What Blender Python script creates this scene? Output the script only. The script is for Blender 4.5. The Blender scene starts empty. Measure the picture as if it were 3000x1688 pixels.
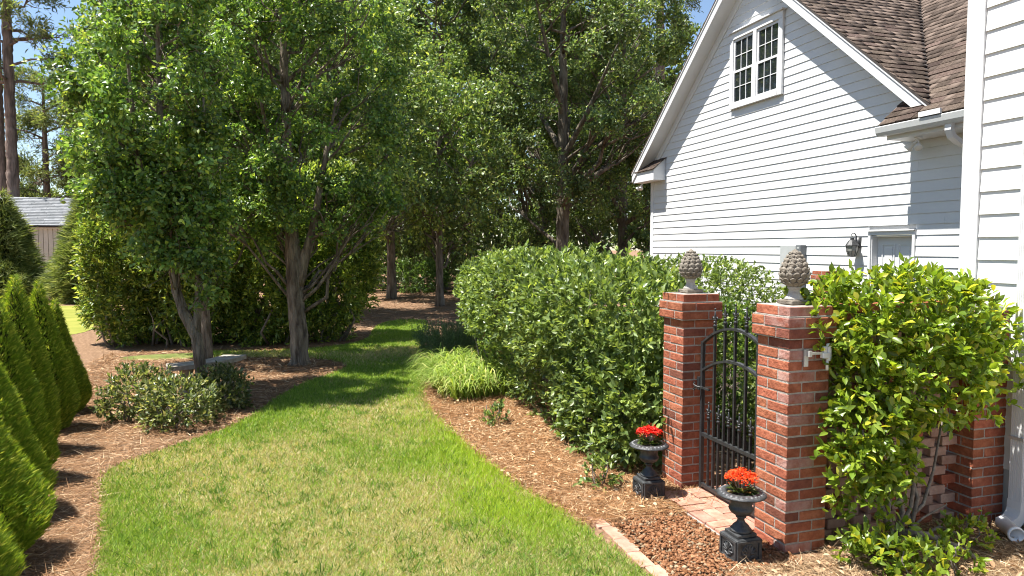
import bpy, math, random
import numpy as np
from mathutils import Vector, Matrix
R = math.radians
rng = np.random.default_rng(7)
random.seed(7)
sc = bpy.context.scene
col = sc.collection

# ------------------------------------------------------------------ camera
CAM = np.array([0.0, 0.0, 1.89])
YAW, PITCH = R(17.3), math.atan(116 / 2050)
cd = bpy.data.cameras.new('camera')
cam = bpy.data.objects.new('camera', cd)
col.objects.link(cam)
cam.location = CAM
cam.rotation_euler = (R(90) - PITCH, 0, -YAW)
cd.sensor_width = 36
cd.lens = 24.6
cd.clip_end = 1000
sc.camera = cam
# ------------------------------------------------------------------ sky, sun, exposure
SUN = Vector((0.38, -0.05, -0.92)).normalized()
w = bpy.data.worlds.new('World')
sc.world = w
w.use_nodes = True
nt = w.node_tree
sky = nt.nodes.new('ShaderNodeTexSky')
sky.sky_type = 'NISHITA'
sky.sun_disc = False
sky.sun_elevation = math.asin(-SUN.z)
sky.sun_rotation = math.atan2(-SUN.x, -SUN.y)
sky.air_density = 1.0
sky.dust_density = 0.25
sky.ozone_density = 1.0
bg = nt.nodes['Background']
bg.inputs[1].default_value = 0.075
nt.links.new(sky.outputs[0], bg.inputs[0])
sl = bpy.data.lights.new('sun', 'SUN')
sl.energy = 5.0
sl.angle = R(0.53)
sl.color = (1.0, 0.96, 0.89)
so = bpy.data.objects.new('sun', sl)
col.objects.link(so)
so.location = (-8, 2, 20)
so.rotation_euler = SUN.to_track_quat('-Z', 'Y').to_euler()
sc.view_settings.view_transform = 'Standard'
sc.view_settings.look = 'None'
sc.view_settings.exposure = 1.38
sc.view_settings.gamma = 1
sc.render.engine = 'CYCLES'
sc.cycles.use_denoising = True
sc.cycles.pixel_filter_type = 'BLACKMAN_HARRIS'
sc.cycles.filter_width = 1.05
sc.cycles.max_bounces = 9
sc.cycles.diffuse_bounces = 6
sc.cycles.glossy_bounces = 3
sc.cycles.transmission_bounces = 6
sc.cycles.sample_clamp_indirect = 6

# ------------------------------------------------------------------ materials
def nodes(name):
    m = bpy.data.materials.new(name)
    m.use_nodes = True
    return m, m.node_tree, m.node_tree.nodes['Principled BSDF']

def surf(name, c1, c2=None, scale=6, rough=.7, bump=0, bscale=None, stretch=(1, 1, 1), objrand=0, spec=.5,
         detail=6, attr=False, metal=0, c3=None, dist=.02, bstretch=None):
    """noise-mixed colour + noise bump in the object's own coordinates"""
    m, t, p = nodes(name)
    N, L = t.nodes, t.links
    tc = N.new('ShaderNodeTexCoord')
    oi = N.new('ShaderNodeObjectInfo')
    add = N.new('ShaderNodeVectorMath'); add.operation = 'MULTIPLY_ADD'
    L.new(oi.outputs['Random'], add.inputs[0]); add.inputs[1].default_value = (37, 91, 53)
    L.new(tc.outputs['Object'], add.inputs[2])
    mp = N.new('ShaderNodeMapping'); mp.inputs['Scale'].default_value = stretch
    L.new(add.outputs[0], mp.inputs[0])
    nz = N.new('ShaderNodeTexNoise'); nz.inputs['Scale'].default_value = scale; nz.inputs['Detail'].default_value = detail
    nz.inputs['Roughness'].default_value = .65
    L.new(mp.outputs[0], nz.inputs['Vector'])
    if attr:
        at = N.new('ShaderNodeAttribute'); at.attribute_name = 'Col'
        base = at.outputs['Color']
        mx = N.new('ShaderNodeMix'); mx.data_type = 'RGBA'; mx.blend_type = 'MULTIPLY'; mx.inputs[0].default_value = .6
        L.new(base, mx.inputs[6]); L.new(nz.outputs['Fac'], mx.inputs[7])
        L.new(mx.outputs[2], p.inputs['Base Color'])
    else:
        cr = N.new('ShaderNodeValToRGB')
        e = cr.color_ramp.elements
        e[0].position, e[1].position = .33, .67
        e[0].color = (*c1, 1); e[1].color = (*(c2 or c1), 1)
        if c3:
            x = e.new(.52); x.color = (*c3, 1)
        L.new(nz.outputs['Fac'], cr.inputs[0])
        out = cr.outputs[0]
        if objrand:
            hsv = N.new('ShaderNodeHueSaturation')
            mr = N.new('ShaderNodeMapRange'); mr.inputs[3].default_value = 1 - objrand; mr.inputs[4].default_value = 1 + objrand
            L.new(oi.outputs['Random'], mr.inputs[0]); L.new(mr.outputs[0], hsv.inputs['Value'])
            mr2 = N.new('ShaderNodeMath'); mr2.operation = 'MULTIPLY'; mr2.inputs[1].default_value = 7.31
            fr = N.new('ShaderNodeMath'); fr.operation = 'FRACT'
            L.new(oi.outputs['Random'], mr2.inputs[0]); L.new(mr2.outputs[0], fr.inputs[0])
            mr3 = N.new('ShaderNodeMapRange'); mr3.inputs[3].default_value = .5 - objrand * .03; mr3.inputs[4].default_value = .5 + objrand * .03
            L.new(fr.outputs[0], mr3.inputs[0]); L.new(mr3.outputs[0], hsv.inputs['Hue'])
            L.new(out, hsv.inputs['Color']); out = hsv.outputs[0]
        L.new(out, p.inputs['Base Color'])
    p.inputs['Roughness'].default_value = rough
    p.inputs['Specular IOR Level'].default_value = spec
    p.inputs['Metallic'].default_value = metal
    if bump:
        nb = N.new('ShaderNodeTexNoise'); nb.inputs['Scale'].default_value = bscale or scale * 3; nb.inputs['Detail'].default_value = 5
        if bstretch:
            mb = N.new('ShaderNodeMapping'); mb.inputs['Scale'].default_value = bstretch
            L.new(add.outputs[0], mb.inputs[0]); L.new(mb.outputs[0], nb.inputs['Vector'])
        else:
            L.new(mp.outputs[0], nb.inputs['Vector'])
        b = N.new('ShaderNodeBump'); b.inputs['Strength'].default_value = bump; b.inputs['Distance'].default_value = dist
        L.new(nb.outputs['Fac'], b.inputs['Height']); L.new(b.outputs[0], p.inputs['Normal'])
    return m

def leafy(name, rough=.42, trans=.42, single=False, spec=.5, tint=(1.25, 1.2, .55)):
    """leaf: colour of its own (attribute or object colour), gloss on top, light shining through"""
    m, t, p = nodes(name)
    N, L = t.nodes, t.links
    if single:
        c = N.new('ShaderNodeObjectInfo').outputs['Color']
    else:
        a = N.new('ShaderNodeAttribute'); a.attribute_name = 'Col'; c = a.outputs['Color']
    L.new(c, p.inputs['Base Color'])
    p.inputs['Roughness'].default_value = rough
    p.inputs['Specular IOR Level'].default_value = spec
    tr = N.new('ShaderNodeBsdfTranslucent')
    mu = N.new('ShaderNodeMix'); mu.data_type = 'RGBA'; mu.blend_type = 'MULTIPLY'; mu.inputs[0].default_value = 1
    L.new(c, mu.inputs[6]); mu.inputs[7].default_value = (*[x * 1.15 for x in tint], 1)
    L.new(mu.outputs[2], tr.inputs[0])
    ms = N.new('ShaderNodeMixShader'); ms.inputs[0].default_value = trans
    L.new(p.outputs[0], ms.inputs[1]); L.new(tr.outputs[0], ms.inputs[2])
    L.new(ms.outputs[0], N['Material Output'].inputs[0])
    return m

def bark(name, c1, c2, scale=14):
    m, t, p = nodes(name)
    N, L = t.nodes, t.links
    tc = N.new('ShaderNodeTexCoord')
    mp = N.new('ShaderNodeMapping'); mp.inputs['Scale'].default_value = (1, 1, .22)
    L.new(tc.outputs['Object'], mp.inputs[0])
    vo = N.new('ShaderNodeTexVoronoi'); vo.feature = 'DISTANCE_TO_EDGE'; vo.inputs['Scale'].default_value = scale * 1.6
    nz = N.new('ShaderNodeTexNoise'); nz.inputs['Scale'].default_value = scale; nz.inputs['Detail'].default_value = 8
    L.new(mp.outputs[0], nz.inputs[0])
    wv = N.new('ShaderNodeVectorMath'); wv.operation = 'MULTIPLY_ADD'; wv.inputs[1].default_value = (.12, .12, .12)
    L.new(nz.outputs['Color'], wv.inputs[0]); L.new(mp.outputs[0], wv.inputs[2])
    L.new(wv.outputs[0], vo.inputs['Vector'])
    cr = N.new('ShaderNodeValToRGB'); e = cr.color_ramp.elements
    e[0].position, e[1].position = .35, .65; e[0].color = (*c1, 1); e[1].color = (*c2, 1)
    L.new(nz.outputs['Fac'], cr.inputs[0]); L.new(cr.outputs[0], p.inputs['Base Color'])
    p.inputs['Roughness'].default_value = .95
    p.inputs['Specular IOR Level'].default_value = .15
    mi = N.new('ShaderNodeMath'); mi.operation = 'MINIMUM'; mi.inputs[1].default_value = .22
    L.new(vo.outputs[0], mi.inputs[0])
    ad = N.new('ShaderNodeMath'); ad.operation = 'MULTIPLY_ADD'; ad.inputs[1].default_value = 3
    L.new(mi.outputs[0], ad.inputs[0]); L.new(nz.outputs['Fac'], ad.inputs[2])
    b = N.new('ShaderNodeBump'); b.inputs['Strength'].default_value = .9; b.inputs['Distance'].default_value = .025
    L.new(ad.outputs[0], b.inputs['Height']); L.new(b.outputs[0], p.inputs['Normal'])
    return m

M = {}
M['ground'] = surf('pine_straw_ground', (.125, .070, .040), (.36, .235, .145), scale=26, rough=.95, bump=.9, bscale=60, spec=.15, c3=(.225, .138, .082), dist=.03)
M['bed'] = surf('bounce_cut_dark', (.022, .017, .012), (.06, .045, .03), scale=20, rough=1, bump=.8, bscale=60, spec=.1)  # dark tone of the added courtyard sheet that cuts bounce light
M['lawn'] = surf('lawn_soil', (.085, .115, .028), (.27, .25, .10), scale=3.2, rough=.95, bump=.8, bscale=70, spec=.1, c3=(.16, .18, .055), dist=.03)
M['far_lawn'] = surf('far_lawn', (.17, .19, .035), (.27, .26, .06), scale=1.5, rough=.9, bump=.5, bscale=60, spec=.1)
M['brick'] = surf('red_brick', (.225, .068, .036), (.38, .138, .078), scale=16, rough=.85, bump=.75, bscale=46, objrand=.15, spec=.2, c3=(.30, .098, .053), dist=.012)
M['brick_dark'] = surf('dark_brick', (.13, .044, .030), (.22, .082, .052), scale=16, rough=.85, bump=.7, bscale=46, objrand=.2, spec=.2, dist=.012)
M['brick_pale'] = surf('efflorescent_brick', (.25, .085, .055), (.40, .25, .215), scale=9, rough=.9, bump=.7, bscale=46, objrand=.1, spec=.15, dist=.012)
M['brick_tan'] = surf('dusty_tan_brick', (.26, .15, .11), (.40, .28, .23), scale=9, rough=.9, bump=.6, bscale=46, objrand=.12, spec=.15, dist=.012)
M['mortar'] = surf('mortar', (.28, .25, .22), (.40, .36, .32), scale=40, rough=.95, bump=.5, bscale=120, spec=.1)
M['paver'] = surf('clay_paver', (.30, .13, .085), (.46, .27, .20), scale=9, rough=.9, bump=.4, bscale=60, objrand=.14, spec=.15)
M['edging'] = surf('pale_edging_brick', (.34, .17, .115), (.50, .31, .235), scale=9, rough=.9, bump=.4, bscale=60, objrand=.12, spec=.15)
M['paint'] = surf('white_siding_paint', (.60, .61, .615), (.66, .665, .66), scale=1.2, rough=.5, bump=.22, bscale=9, bstretch=(1, .12, 2.6), objrand=.02, spec=.35, dist=.006)
M['trim'] = surf('white_trim_paint', (.63, .635, .64), (.68, .68, .675), scale=2.5, rough=.45, bump=.05, bscale=20, spec=.35)
M['gutter'] = surf('aluminium_gutter', (.50, .52, .52), (.57, .58, .57), scale=3, rough=.4, spec=.4)
M['sheath'] = surf('wall_sheathing', (.45, .45, .45), rough=.9)
M['shingle'] = surf('brown_shingle', (.050, .037, .030), (.150, .115, .095), scale=9, rough=.95, bump=.5, bscale=260, objrand=.42, spec=.1, c3=(.092, .068, .055))
M['shingle_mass'] = surf('brown_shingle_courses', (0, 0, 0), scale=9, rough=.95, bump=.5, bscale=260, spec=.1, attr=True)
M['shingle_grey'] = surf('grey_shingle', (.15, .16, .17), (.25, .255, .265), scale=5, rough=.95, objrand=.25, spec=.1)
M['deck'] = surf('roof_underlay', (.035, .028, .025), (.06, .05, .045), rough=.95)
M['glass'] = surf('window_glass', (.012, .016, .018), (.02, .024, .026), scale=.6, rough=.03, spec=.7)
M['iron'] = surf('black_iron', (.012, .013, .014), (.035, .036, .038), scale=30, rough=.42, bump=.15, bscale=120, spec=.55)
M['urn_rim'] = surf('light_grey_rim', (.05, .052, .055), (.16, .165, .17), scale=22, rough=.5, bump=.2, bscale=90, spec=.5)  # lighter grey than the urn body
M['urn'] = surf('cast_iron_urn', (.014, .015, .017), (.06, .062, .064), scale=18, rough=.5, bump=.25, bscale=90, spec=.5)
M['stone'] = surf('weathered_cast_stone', (.14, .118, .094), (.28, .25, .21), scale=14, rough=.95, bump=.5, bscale=90, spec=.1)
M['stone_pale'] = surf('pale_cast_stone', (.28, .26, .23), (.48, .46, .42), scale=10, rough=.95, bump=.4, bscale=90, spec=.1)
M['soil'] = surf('potting_soil', (.02, .014, .01), (.06, .04, .028), scale=60, rough=1, bump=1)
M['plastic'] = surf('white_plastic', (.72, .73, .74), (.78, .78, .78), rough=.35)
M['steel'] = surf('galvanised_bracket', (.5, .5, .48), (.62, .62, .6), rough=.45, metal=.5)
M['boxgrey'] = surf('grey_enclosure', (.36, .38, .38), (.42, .43, .43), scale=4, rough=.45)
M['boxdark'] = surf('dark_grey_panel', (.13, .14, .15), (.16, .17, .18), scale=4, rough=.45)
M['lamp_glass'] = surf('lantern_glass', (.20, .20, .18), (.30, .30, .27), scale=20, rough=.1, spec=.6)
M['bulb'] = surf('flood_bulb', (.62, .60, .54), (.70, .69, .64), rough=.25)
M['shedwall'] = surf('beige_shed_board', (.56, .52, .43), (.64, .60, .51), scale=3, rough=.8, objrand=.05)
M['concrete'] = surf('bench_concrete', (.24, .20, .155), (.40, .355, .29), scale=12, rough=.95, bump=.4, bscale=80)
M['bark'] = bark('pear_bark', (.090, .070, .052), (.28, .235, .18))
M['bark_oak'] = bark('oak_bark', (.075, .06, .046), (.21, .18, .14), 10)
M['bark_pine'] = bark('pine_bark', (.10, .075, .062), (.27, .20, .165), 5)
M['stem'] = surf('grey_stem', (.10, .082, .066), (.25, .215, .18), scale=20, rough=.95, bump=.4, bscale=60)
M['leaf'] = leafy('leaf')
M['leaf_gloss'] = leafy('glossy_leaf', rough=.36, trans=.40)
M['leaf_gloss_one'] = leafy('glossy_single_leaf', rough=.36, trans=.40, single=True)
M['leaf_one'] = leafy('single_leaf', single=True)
M['needle'] = leafy('needle_leaf', rough=.6, trans=.40, spec=.25)
M['blade'] = leafy('grass_blade', rough=.55, trans=.40, spec=.25)
M['straw'] = leafy('dry_straw', rough=.85, trans=.12, spec=.12, tint=(1.1, .9, .6))
M['petal'] = leafy('petal', rough=.5, trans=.3, spec=.3, tint=(1.1, .8, .6))
M['rock'] = surf('lava_rock', (0, 0, 0), scale=40, rough=.95, bump=.8, bscale=120, spec=.1, attr=True)

# ------------------------------------------------------------------ scene helpers
def thing(name, label, cat, loc=(0, 0, 0), group=None):
    o = bpy.data.objects.new(name, None)
    col.objects.link(o)
    o.location = loc
    o.empty_display_size = .1
    o['label'] = label; o['category'] = cat
    if group: o['group'] = group
    return o

def tag(o, label=None, cat=None, group=None, kind=None):
    if label: o['label'] = label
    if cat: o['category'] = cat
    if group: o['group'] = group
    if kind: o['kind'] = kind
    return o

def wloc(o):
    v = np.zeros(3)
    while o is not None:
        v += np.array(o.location); o = o.parent
    return v

def link(name, me, mat, parent=None):
    o = bpy.data.objects.new(name, me)
    col.objects.link(o)
    if mat is not None and not me.materials: me.materials.append(mat)
    if parent is not None: o.parent = parent
    return o

def mesh_np(name, V, F, cols=None, smooth=False):
    """V (n,3) float, F (m,k) int"""
    me = bpy.data.meshes.new(name)
    V = np.ascontiguousarray(V, dtype=np.float32); F = np.ascontiguousarray(F, dtype=np.int32)
    k = F.shape[1]
    me.vertices.add(len(V)); me.vertices.foreach_set('co', V.ravel())
    me.loops.add(F.size); me.loops.foreach_set('vertex_index', F.ravel())
    me.polygons.add(len(F)); me.polygons.foreach_set('loop_start', np.arange(0, F.size, k, dtype=np.int32))
    if smooth: me.polygons.foreach_set('use_smooth', np.ones(len(F), dtype=bool))
    me.update(calc_edges=True)
    if cols is not None:
        a = me.color_attributes.new('Col', 'FLOAT_COLOR', 'POINT')
        c = np.ones((len(V), 4), dtype=np.float32); c[:, :3] = cols
        a.data.foreach_set('color', c.ravel())
    return me

class MB:
    """collects shapes in world coordinates and links them as one mesh"""
    def __init__(s): s.v = []; s.f = []
    def add(s, V, F):
        b = len(s.v); s.v += [tuple(map(float, p)) for p in V]; s.f += [tuple(i + b for i in f) for f in F]
    def box(s, x0, x1, y0, y1, z0, z1, c=0):
        if c:
            V, F = chamfer((x1 - x0) / 2, (y1 - y0) / 2, (z1 - z0) / 2, c)
            s.add(V + np.array([(x0 + x1) / 2, (y0 + y1) / 2, (z0 + z1) / 2]), F)
        else:
            s.add([(x, y, z) for x in (x0, x1) for y in (y0, y1) for z in (z0, z1)],
                  [(0, 1, 3, 2), (4, 6, 7, 5), (0, 4, 5, 1), (2, 3, 7, 6), (0, 2, 6, 4), (1, 5, 7, 3)])
        return s
    def prism(s, poly, axis, a, b):
        """poly: 2D points in the two other axes (in order), extruded along axis from a to b"""
        n = len(poly); o = [i for i in range(3) if i != axis]; V = []
        for t in (a, b):
            for p in poly:
                q = [0, 0, 0]; q[axis] = t; q[o[0]] = p[0]; q[o[1]] = p[1]; V.append(q)
        F = [tuple(range(n)), tuple(range(2 * n - 1, n - 1, -1))]
        F += [(i, n + i, n + (i + 1) % n, (i + 1) % n) for i in range(n)]
        s.add(V, F); return s
    def tube(s, pts, rad, n=8, cap=True, wob=0, rnd=None):
        pts = [np.array(p, float) for p in pts]
        if not hasattr(rad, '__len__'): rad = [rad] * len(pts)
        V = []; ref = np.array([0.31, 0.17, 0.93])
        rnd = rnd or random
        u = None
        for i, p in enumerate(pts):
            d = pts[min(i + 1, len(pts) - 1)] - pts[max(i - 1, 0)]
            d = d / (np.linalg.norm(d) + 1e-9)
            if u is None:
                u = np.cross(d, ref if abs(d @ ref) < .95 else np.array([1., 0, 0]))
            u = u - d * (u @ d); u /= np.linalg.norm(u); w_ = np.cross(d, u)
            for k in range(n):
                a = 2 * math.pi * k / n
                r = rad[i] * (1 + (rnd.uniform(-wob, wob) if wob else 0))
                V.append(p + r * (math.cos(a) * u + math.sin(a) * w_))
        F = [(i * n + k, i * n + (k + 1) % n, (i + 1) * n + (k + 1) % n, (i + 1) * n + k) for i in range(len(pts) - 1) for k in range(n)]
        if cap:
            F += [tuple(range(n - 1, -1, -1)), tuple(range((len(pts) - 1) * n, len(pts) * n))]
        s.add(V, F); return s
    def lathe(s, prof, c, n=24):
        """prof: (radius, z) pairs about a vertical axis through c"""
        V = [(c[0] + r * math.cos(2 * math.pi * k / n), c[1] + r * math.sin(2 * math.pi * k / n), c[2] + z) for r, z in prof for k in range(n)]
        F = [(i * n + k, i * n + (k + 1) % n, (i + 1) * n + (k + 1) % n, (i + 1) * n + k) for i in range(len(prof) - 1) for k in range(n)]
        F += [tuple(range(n - 1, -1, -1)), tuple(range((len(prof) - 1) * n, len(prof) * n))]
        s.add(V, F); return s
    def build(s, name, mat, parent=None, smooth=False):
        me = bpy.data.meshes.new(name)
        off = wloc(parent) if parent is not None else np.zeros(3)
        me.from_pydata([(v[0] - off[0], v[1] - off[1], v[2] - off[2]) for v in s.v], [], s.f)
        if smooth:
            me.polygons.foreach_set('use_smooth', np.ones(len(me.polygons), dtype=bool))
        me.update()
        return link(name, me, mat, parent)

def chamfer(hx, hy, hz, c, jit=0):
    h = (hx, hy, hz); V = []; idx = {}
    cs = [(a, b, d) for a in (-1, 1) for b in (-1, 1) for d in (-1, 1)]
    for s in cs:
        for ax in range(3):
            p = [s[i] * (h[i] if i == ax else h[i] - c) for i in range(3)]
            idx[(s, ax)] = len(V); V.append(p)
    V = np.array(V)
    F = []
    for ax in range(3):
        o = [i for i in range(3) if i != ax]
        for sg in (-1, 1):
            q = []
            for a, b in ((-1, -1), (1, -1), (1, 1), (-1, 1)):
                s = [0, 0, 0]; s[ax] = sg; s[o[0]] = a; s[o[1]] = b; q.append(idx[(tuple(s), ax)])
            F.append(q)
    for k in range(3):
        i, j = [x for x in range(3) if x != k]
        for a in (-1, 1):
            for b in (-1, 1):
                s1 = [0, 0, 0]; s1[i] = a; s1[j] = b; s2 = list(s1); s1[k] = -1; s2[k] = 1
                F.append([idx[(tuple(s1), i)], idx[(tuple(s2), i)], idx[(tuple(s2), j)], idx[(tuple(s1), j)]])
    for s in cs: F.append([idx[(s, 0)], idx[(s, 1)], idx[(s, 2)]])
    out = []
    for f in F:
        P = V[f]; n = np.cross(P[1] - P[0], P[2] - P[0])
        out.append(tuple(f) if n @ P.mean(0) > 0 else tuple(f[::-1]))
    if jit: V = V + np.random.default_rng(int(hx * 1e5) + int(jit * 1e6)).uniform(-jit, jit, V.shape)
    return V, out

_bm = {}
def piece(name, c, size, mat, parent, rz=0, ch=.004, jit=.0012, tilt=0):
    """one brick / paver / board block: chamfered box with shared mesh data"""
    v = random.randrange(4)
    key = (round(size[0], 3), round(size[1], 3), round(size[2], 3), mat.name, v)
    if key not in _bm:
        V, F = chamfer(size[0] / 2, size[1] / 2, size[2] / 2, ch)
        V = V + np.random.default_rng(v + 3).uniform(-jit, jit, V.shape)
        me = bpy.data.meshes.new(name); me.from_pydata([tuple(p) for p in V], [], F); me.update()
        me.materials.append(mat); _bm[key] = me
    o = bpy.data.objects.new(name, _bm[key]); col.objects.link(o)
    if parent is not None:
        o.parent = parent
        c = np.array(c) - wloc(parent)
    o.location = c
    o.rotation_euler = (random.uniform(-tilt, tilt), random.uniform(-tilt, tilt), rz + random.uniform(-tilt, tilt))
    return o

# ---- leaf clouds
T_DIAMOND = (np.array([(0, 0, 0), (.45, .5, .12), (1, 0, -.05), (.45, -.5, .12)]), np.array([(0, 2, 1), (0, 3, 2)]))
T_LEAF = (np.array([(0, 0, 0), (.28, .40, .09), (.66, .42, .09), (1, 0, -.10), (.66, -.42, .09), (.28, -.40, .09), (.5, 0, 0)]),
          np.array([(0, 6, 1), (1, 6, 2), (2, 6, 3), (0, 5, 6), (5, 4, 6), (4, 3, 6)]))
T_BLADE = (np.array([(0, .5, 0), (0, -.5, 0), (1, 0, 0)]), np.array([(0, 1, 2)]))
T_BEND = (np.array([(0, .5, 0), (0, -.5, 0), (.6, .38, -.05), (.6, -.38, -.05), (1, 0, -.22)]), np.array([(0, 1, 3), (0, 3, 2), (2, 3, 4)]))
T_SPRAY = (np.array([(0, .14, 0), (0, -.16, 0), (1, .18, .03), (.12, .05, 0), (.30, -.20, 0), (.80, -.62, .05)]), np.array([(0, 1, 2), (3, 4, 5)]))

def unit(a): return a / (np.linalg.norm(a, axis=-1, keepdims=True) + 1e-9)
def rvec(n): return unit(rng.normal(size=(n, 3)))

def frames(A, N):
    A = unit(A); S = unit(np.cross(N, A)); Nn = np.cross(A, S)
    return A, S, Nn

def leaves(name, C, A, N, L, W, cols, mat, parent, tmpl=T_DIAMOND, kind='stuff'):
    A, S, Nn = frames(A, N)
    tv, tf = tmpl; k = len(tv); n = len(C)
    L = np.broadcast_to(L, (n,)); W = np.broadcast_to(W, (n,))
    V = (C[:, None, :] + A[:, None, :] * (tv[None, :, 0:1] * L[:, None, None]) + S[:, None, :] * (tv[None, :, 1:2] * W[:, None, None])
         + Nn[:, None, :] * (tv[None, :, 2:3] * L[:, None, None]))
    off = wloc(parent) if parent is not None else np.zeros(3)
    V = V.reshape(-1, 3) - off
    F = (tf[None] + (np.arange(n) * k)[:, None, None]).reshape(-1, 3)
    o = link(name, mesh_np(name, V, F, np.repeat(cols, k, axis=0)), mat, parent)
    if kind: o['kind'] = kind
    return o

_lm = {}
def leaf_parts(C, A, N, L, W, cols, mat, parent, tmpl=T_LEAF, name='leaf'):
    """single leaves as objects that share one mesh"""
    key = (mat.name, id(tmpl))
    if key not in _lm:
        me = mesh_np(name, tmpl[0], tmpl[1]); me.materials.append(mat); _lm[key] = me
    A, S, Nn = frames(A, N); off = wloc(parent)
    for i in range(len(C)):
        m = Matrix.Identity(4)
        for r in range(3):
            m[r][0] = A[i, r] * L[i]; m[r][1] = S[i, r] * W[i]; m[r][2] = Nn[i, r] * L[i]; m[r][3] = C[i, r] - off[r]
        o = bpy.data.objects.new(name, _lm[key]); col.objects.link(o); o.parent = parent
        o.matrix_basis = m; o.color = (*cols[i], 1)

def largest_seen(C, L, n=300, cell=.011):
    """the n leaves that show largest: nearest of each small direction cell"""
    d = C - CAM; dist = np.linalg.norm(d, axis=1); u = d / dist[:, None]
    az = np.floor(np.arctan2(u[:, 0], u[:, 1]) / cell).astype(np.int64); el = np.floor(np.arcsin(u[:, 2]) / cell).astype(np.int64)
    key = az * 100003 + el
    order = np.lexsort((dist, key)); first = np.ones(len(C), bool)
    ks = key[order]; first[1:] = ks[1:] != ks[:-1]
    cand = order[first]
    inside = (np.abs(np.arctan2(u[cand, 0], u[cand, 1]) - YAW) < .63) & (u[cand, 1] > 0)
    cand = cand[inside]
    return cand[np.argsort(-(L[cand] / dist[cand]))][:n]

def pal(n, dark, light, tip=None, ptip=.1, g=1.3):
    t = rng.random(n)[:, None] ** g
    c = np.array(dark) * (1 - t) + np.array(light) * t
    if tip is not None:
        k = rng.random(n) < ptip
        c[k] = np.array(tip) * rng.uniform(.7, 1.15, (k.sum(), 1))
    return c * rng.uniform(.85, 1.15, (n, 1))

_K = np.random.default_rng(11).normal(size=(10, 3)); _P = np.random.default_rng(12).uniform(0, 6.28, 10)
def lump(P, s=1.0):
    return np.sin(P @ (_K.T * s) + _P).mean(axis=1) * 1.6

def solid_shell(n, c, r, p=2.6, t0=.7, amp=.07, fr=3.0, zmin=.02, dens=None):
    """points inside a lumpy superellipsoid shell plus outward normals"""
    c = np.array(c, float); r = np.array(r, float); out = []; nn = []; got = 0
    while got < n:
        q = rng.uniform(-1.12, 1.12, (n * 3, 3)); P = c + q * r
        f = (np.abs(q) ** p).sum(1) ** (1 / p)
        f = f / (1 + amp * lump(P, fr) + .5 * amp * lump(P + 9, fr * 2.6))
        k = (f > t0 + (1 - t0) * rng.random(len(f)) ** 1.0 * .6) & (f < 1) & (P[:, 2] > zmin)
        if dens is not None: k &= rng.random(len(f)) < dens(P)
        g = np.sign(q) * np.abs(q) ** (p - 1) / r
        out.append(P[k]); nn.append(unit(g[k])); got += k.sum()
    return np.concatenate(out)[:n], np.concatenate(nn)[:n]

def leaf_dirs(N, up=.5, spread=.8, droop=0.0):
    """leaf axis A and face normal for foliage growing outward along N"""
    n = len(N)
    A = unit(N * .75 + rvec(n) * spread + np.array([0, 0, .25 - droop]))
    F = unit(N * .45 + np.array([0, 0, up]) + rvec(n) * .75)
    return A, F

def inpoly(P, poly):
    x, y = P[:, 0], P[:, 1]; c = np.zeros(len(P), bool); j = len(poly) - 1
    for i in range(len(poly)):
        xi, yi = poly[i]; xj, yj = poly[j]
        c ^= ((yi > y) != (yj > y)) & (x < (xj - xi) * (y - yi) / (yj - yi + 1e-12) + xi); j = i
    return c

def smooth_poly(pts, it=2):
    p = np.array(pts, float)
    for _ in range(it):
        q = np.roll(p, -1, 0); p = np.stack([.75 * p + .25 * q, .25 * p + .75 * q], 1).reshape(-1, 2)
    return p

# ------------------------------------------------------------------ ground and lawn
g = MB()
g.add([(-400, -200, 0), (400, -200, 0), (400, 600, 0), (-400, 600, 0)], [(0, 1, 2, 3)])
tag(g.build('ground', M['ground']), kind='structure')
LAWN = smooth_poly([(1.98, 1.5), (1.93, 3.3), (1.90, 3.86), (1.82, 4.5), (1.66, 5.15), (1.55, 6.3), (1.50, 7.45), (1.53, 8.7), (1.75, 9.7),
        (2.08, 10.8), (2.2, 12), (2.4, 14), (3.0, 16.3), (3.3, 18.3), (2.3, 18.2), (1.75, 16.6), (1.55, 15.0), (1.1, 13.9), (0, 13.45), (-1.4, 13.75),
        (-2.9, 13.7), (-2.85, 13.05), (-1.5, 13.0), (-.1, 12.65), (.55, 12.2), (.86, 11.5), (.58, 10.8), (.14, 10.2), (-.2, 9.3), (-.46, 8.35),
        (-.75, 7.63), (-1.29, 7.05), (-1.58, 6.6), (-1.45, 6.0), (-1.27, 5.24), (-1.12, 4.48), (-1.0, 3.2), (-.9, 1.5)])
g = MB(); g.add([(x, y, .006) for x, y in LAWN], [tuple(range(len(LAWN)))])
tag(g.build('lawn', M['lawn']), kind='structure')
FAR = smooth_poly([(-4.35, 17.3), (-4.9, 20.5), (-5.6, 24), (-6.3, 26.3), (-9.5, 26.6), (-9, 21), (-5.7, 17.3)])
g = MB(); g.add([(x, y, .006) for x, y in FAR], [tuple(range(len(FAR)))])
tag(g.build('far_lawn', M['far_lawn']), kind='structure')

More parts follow.
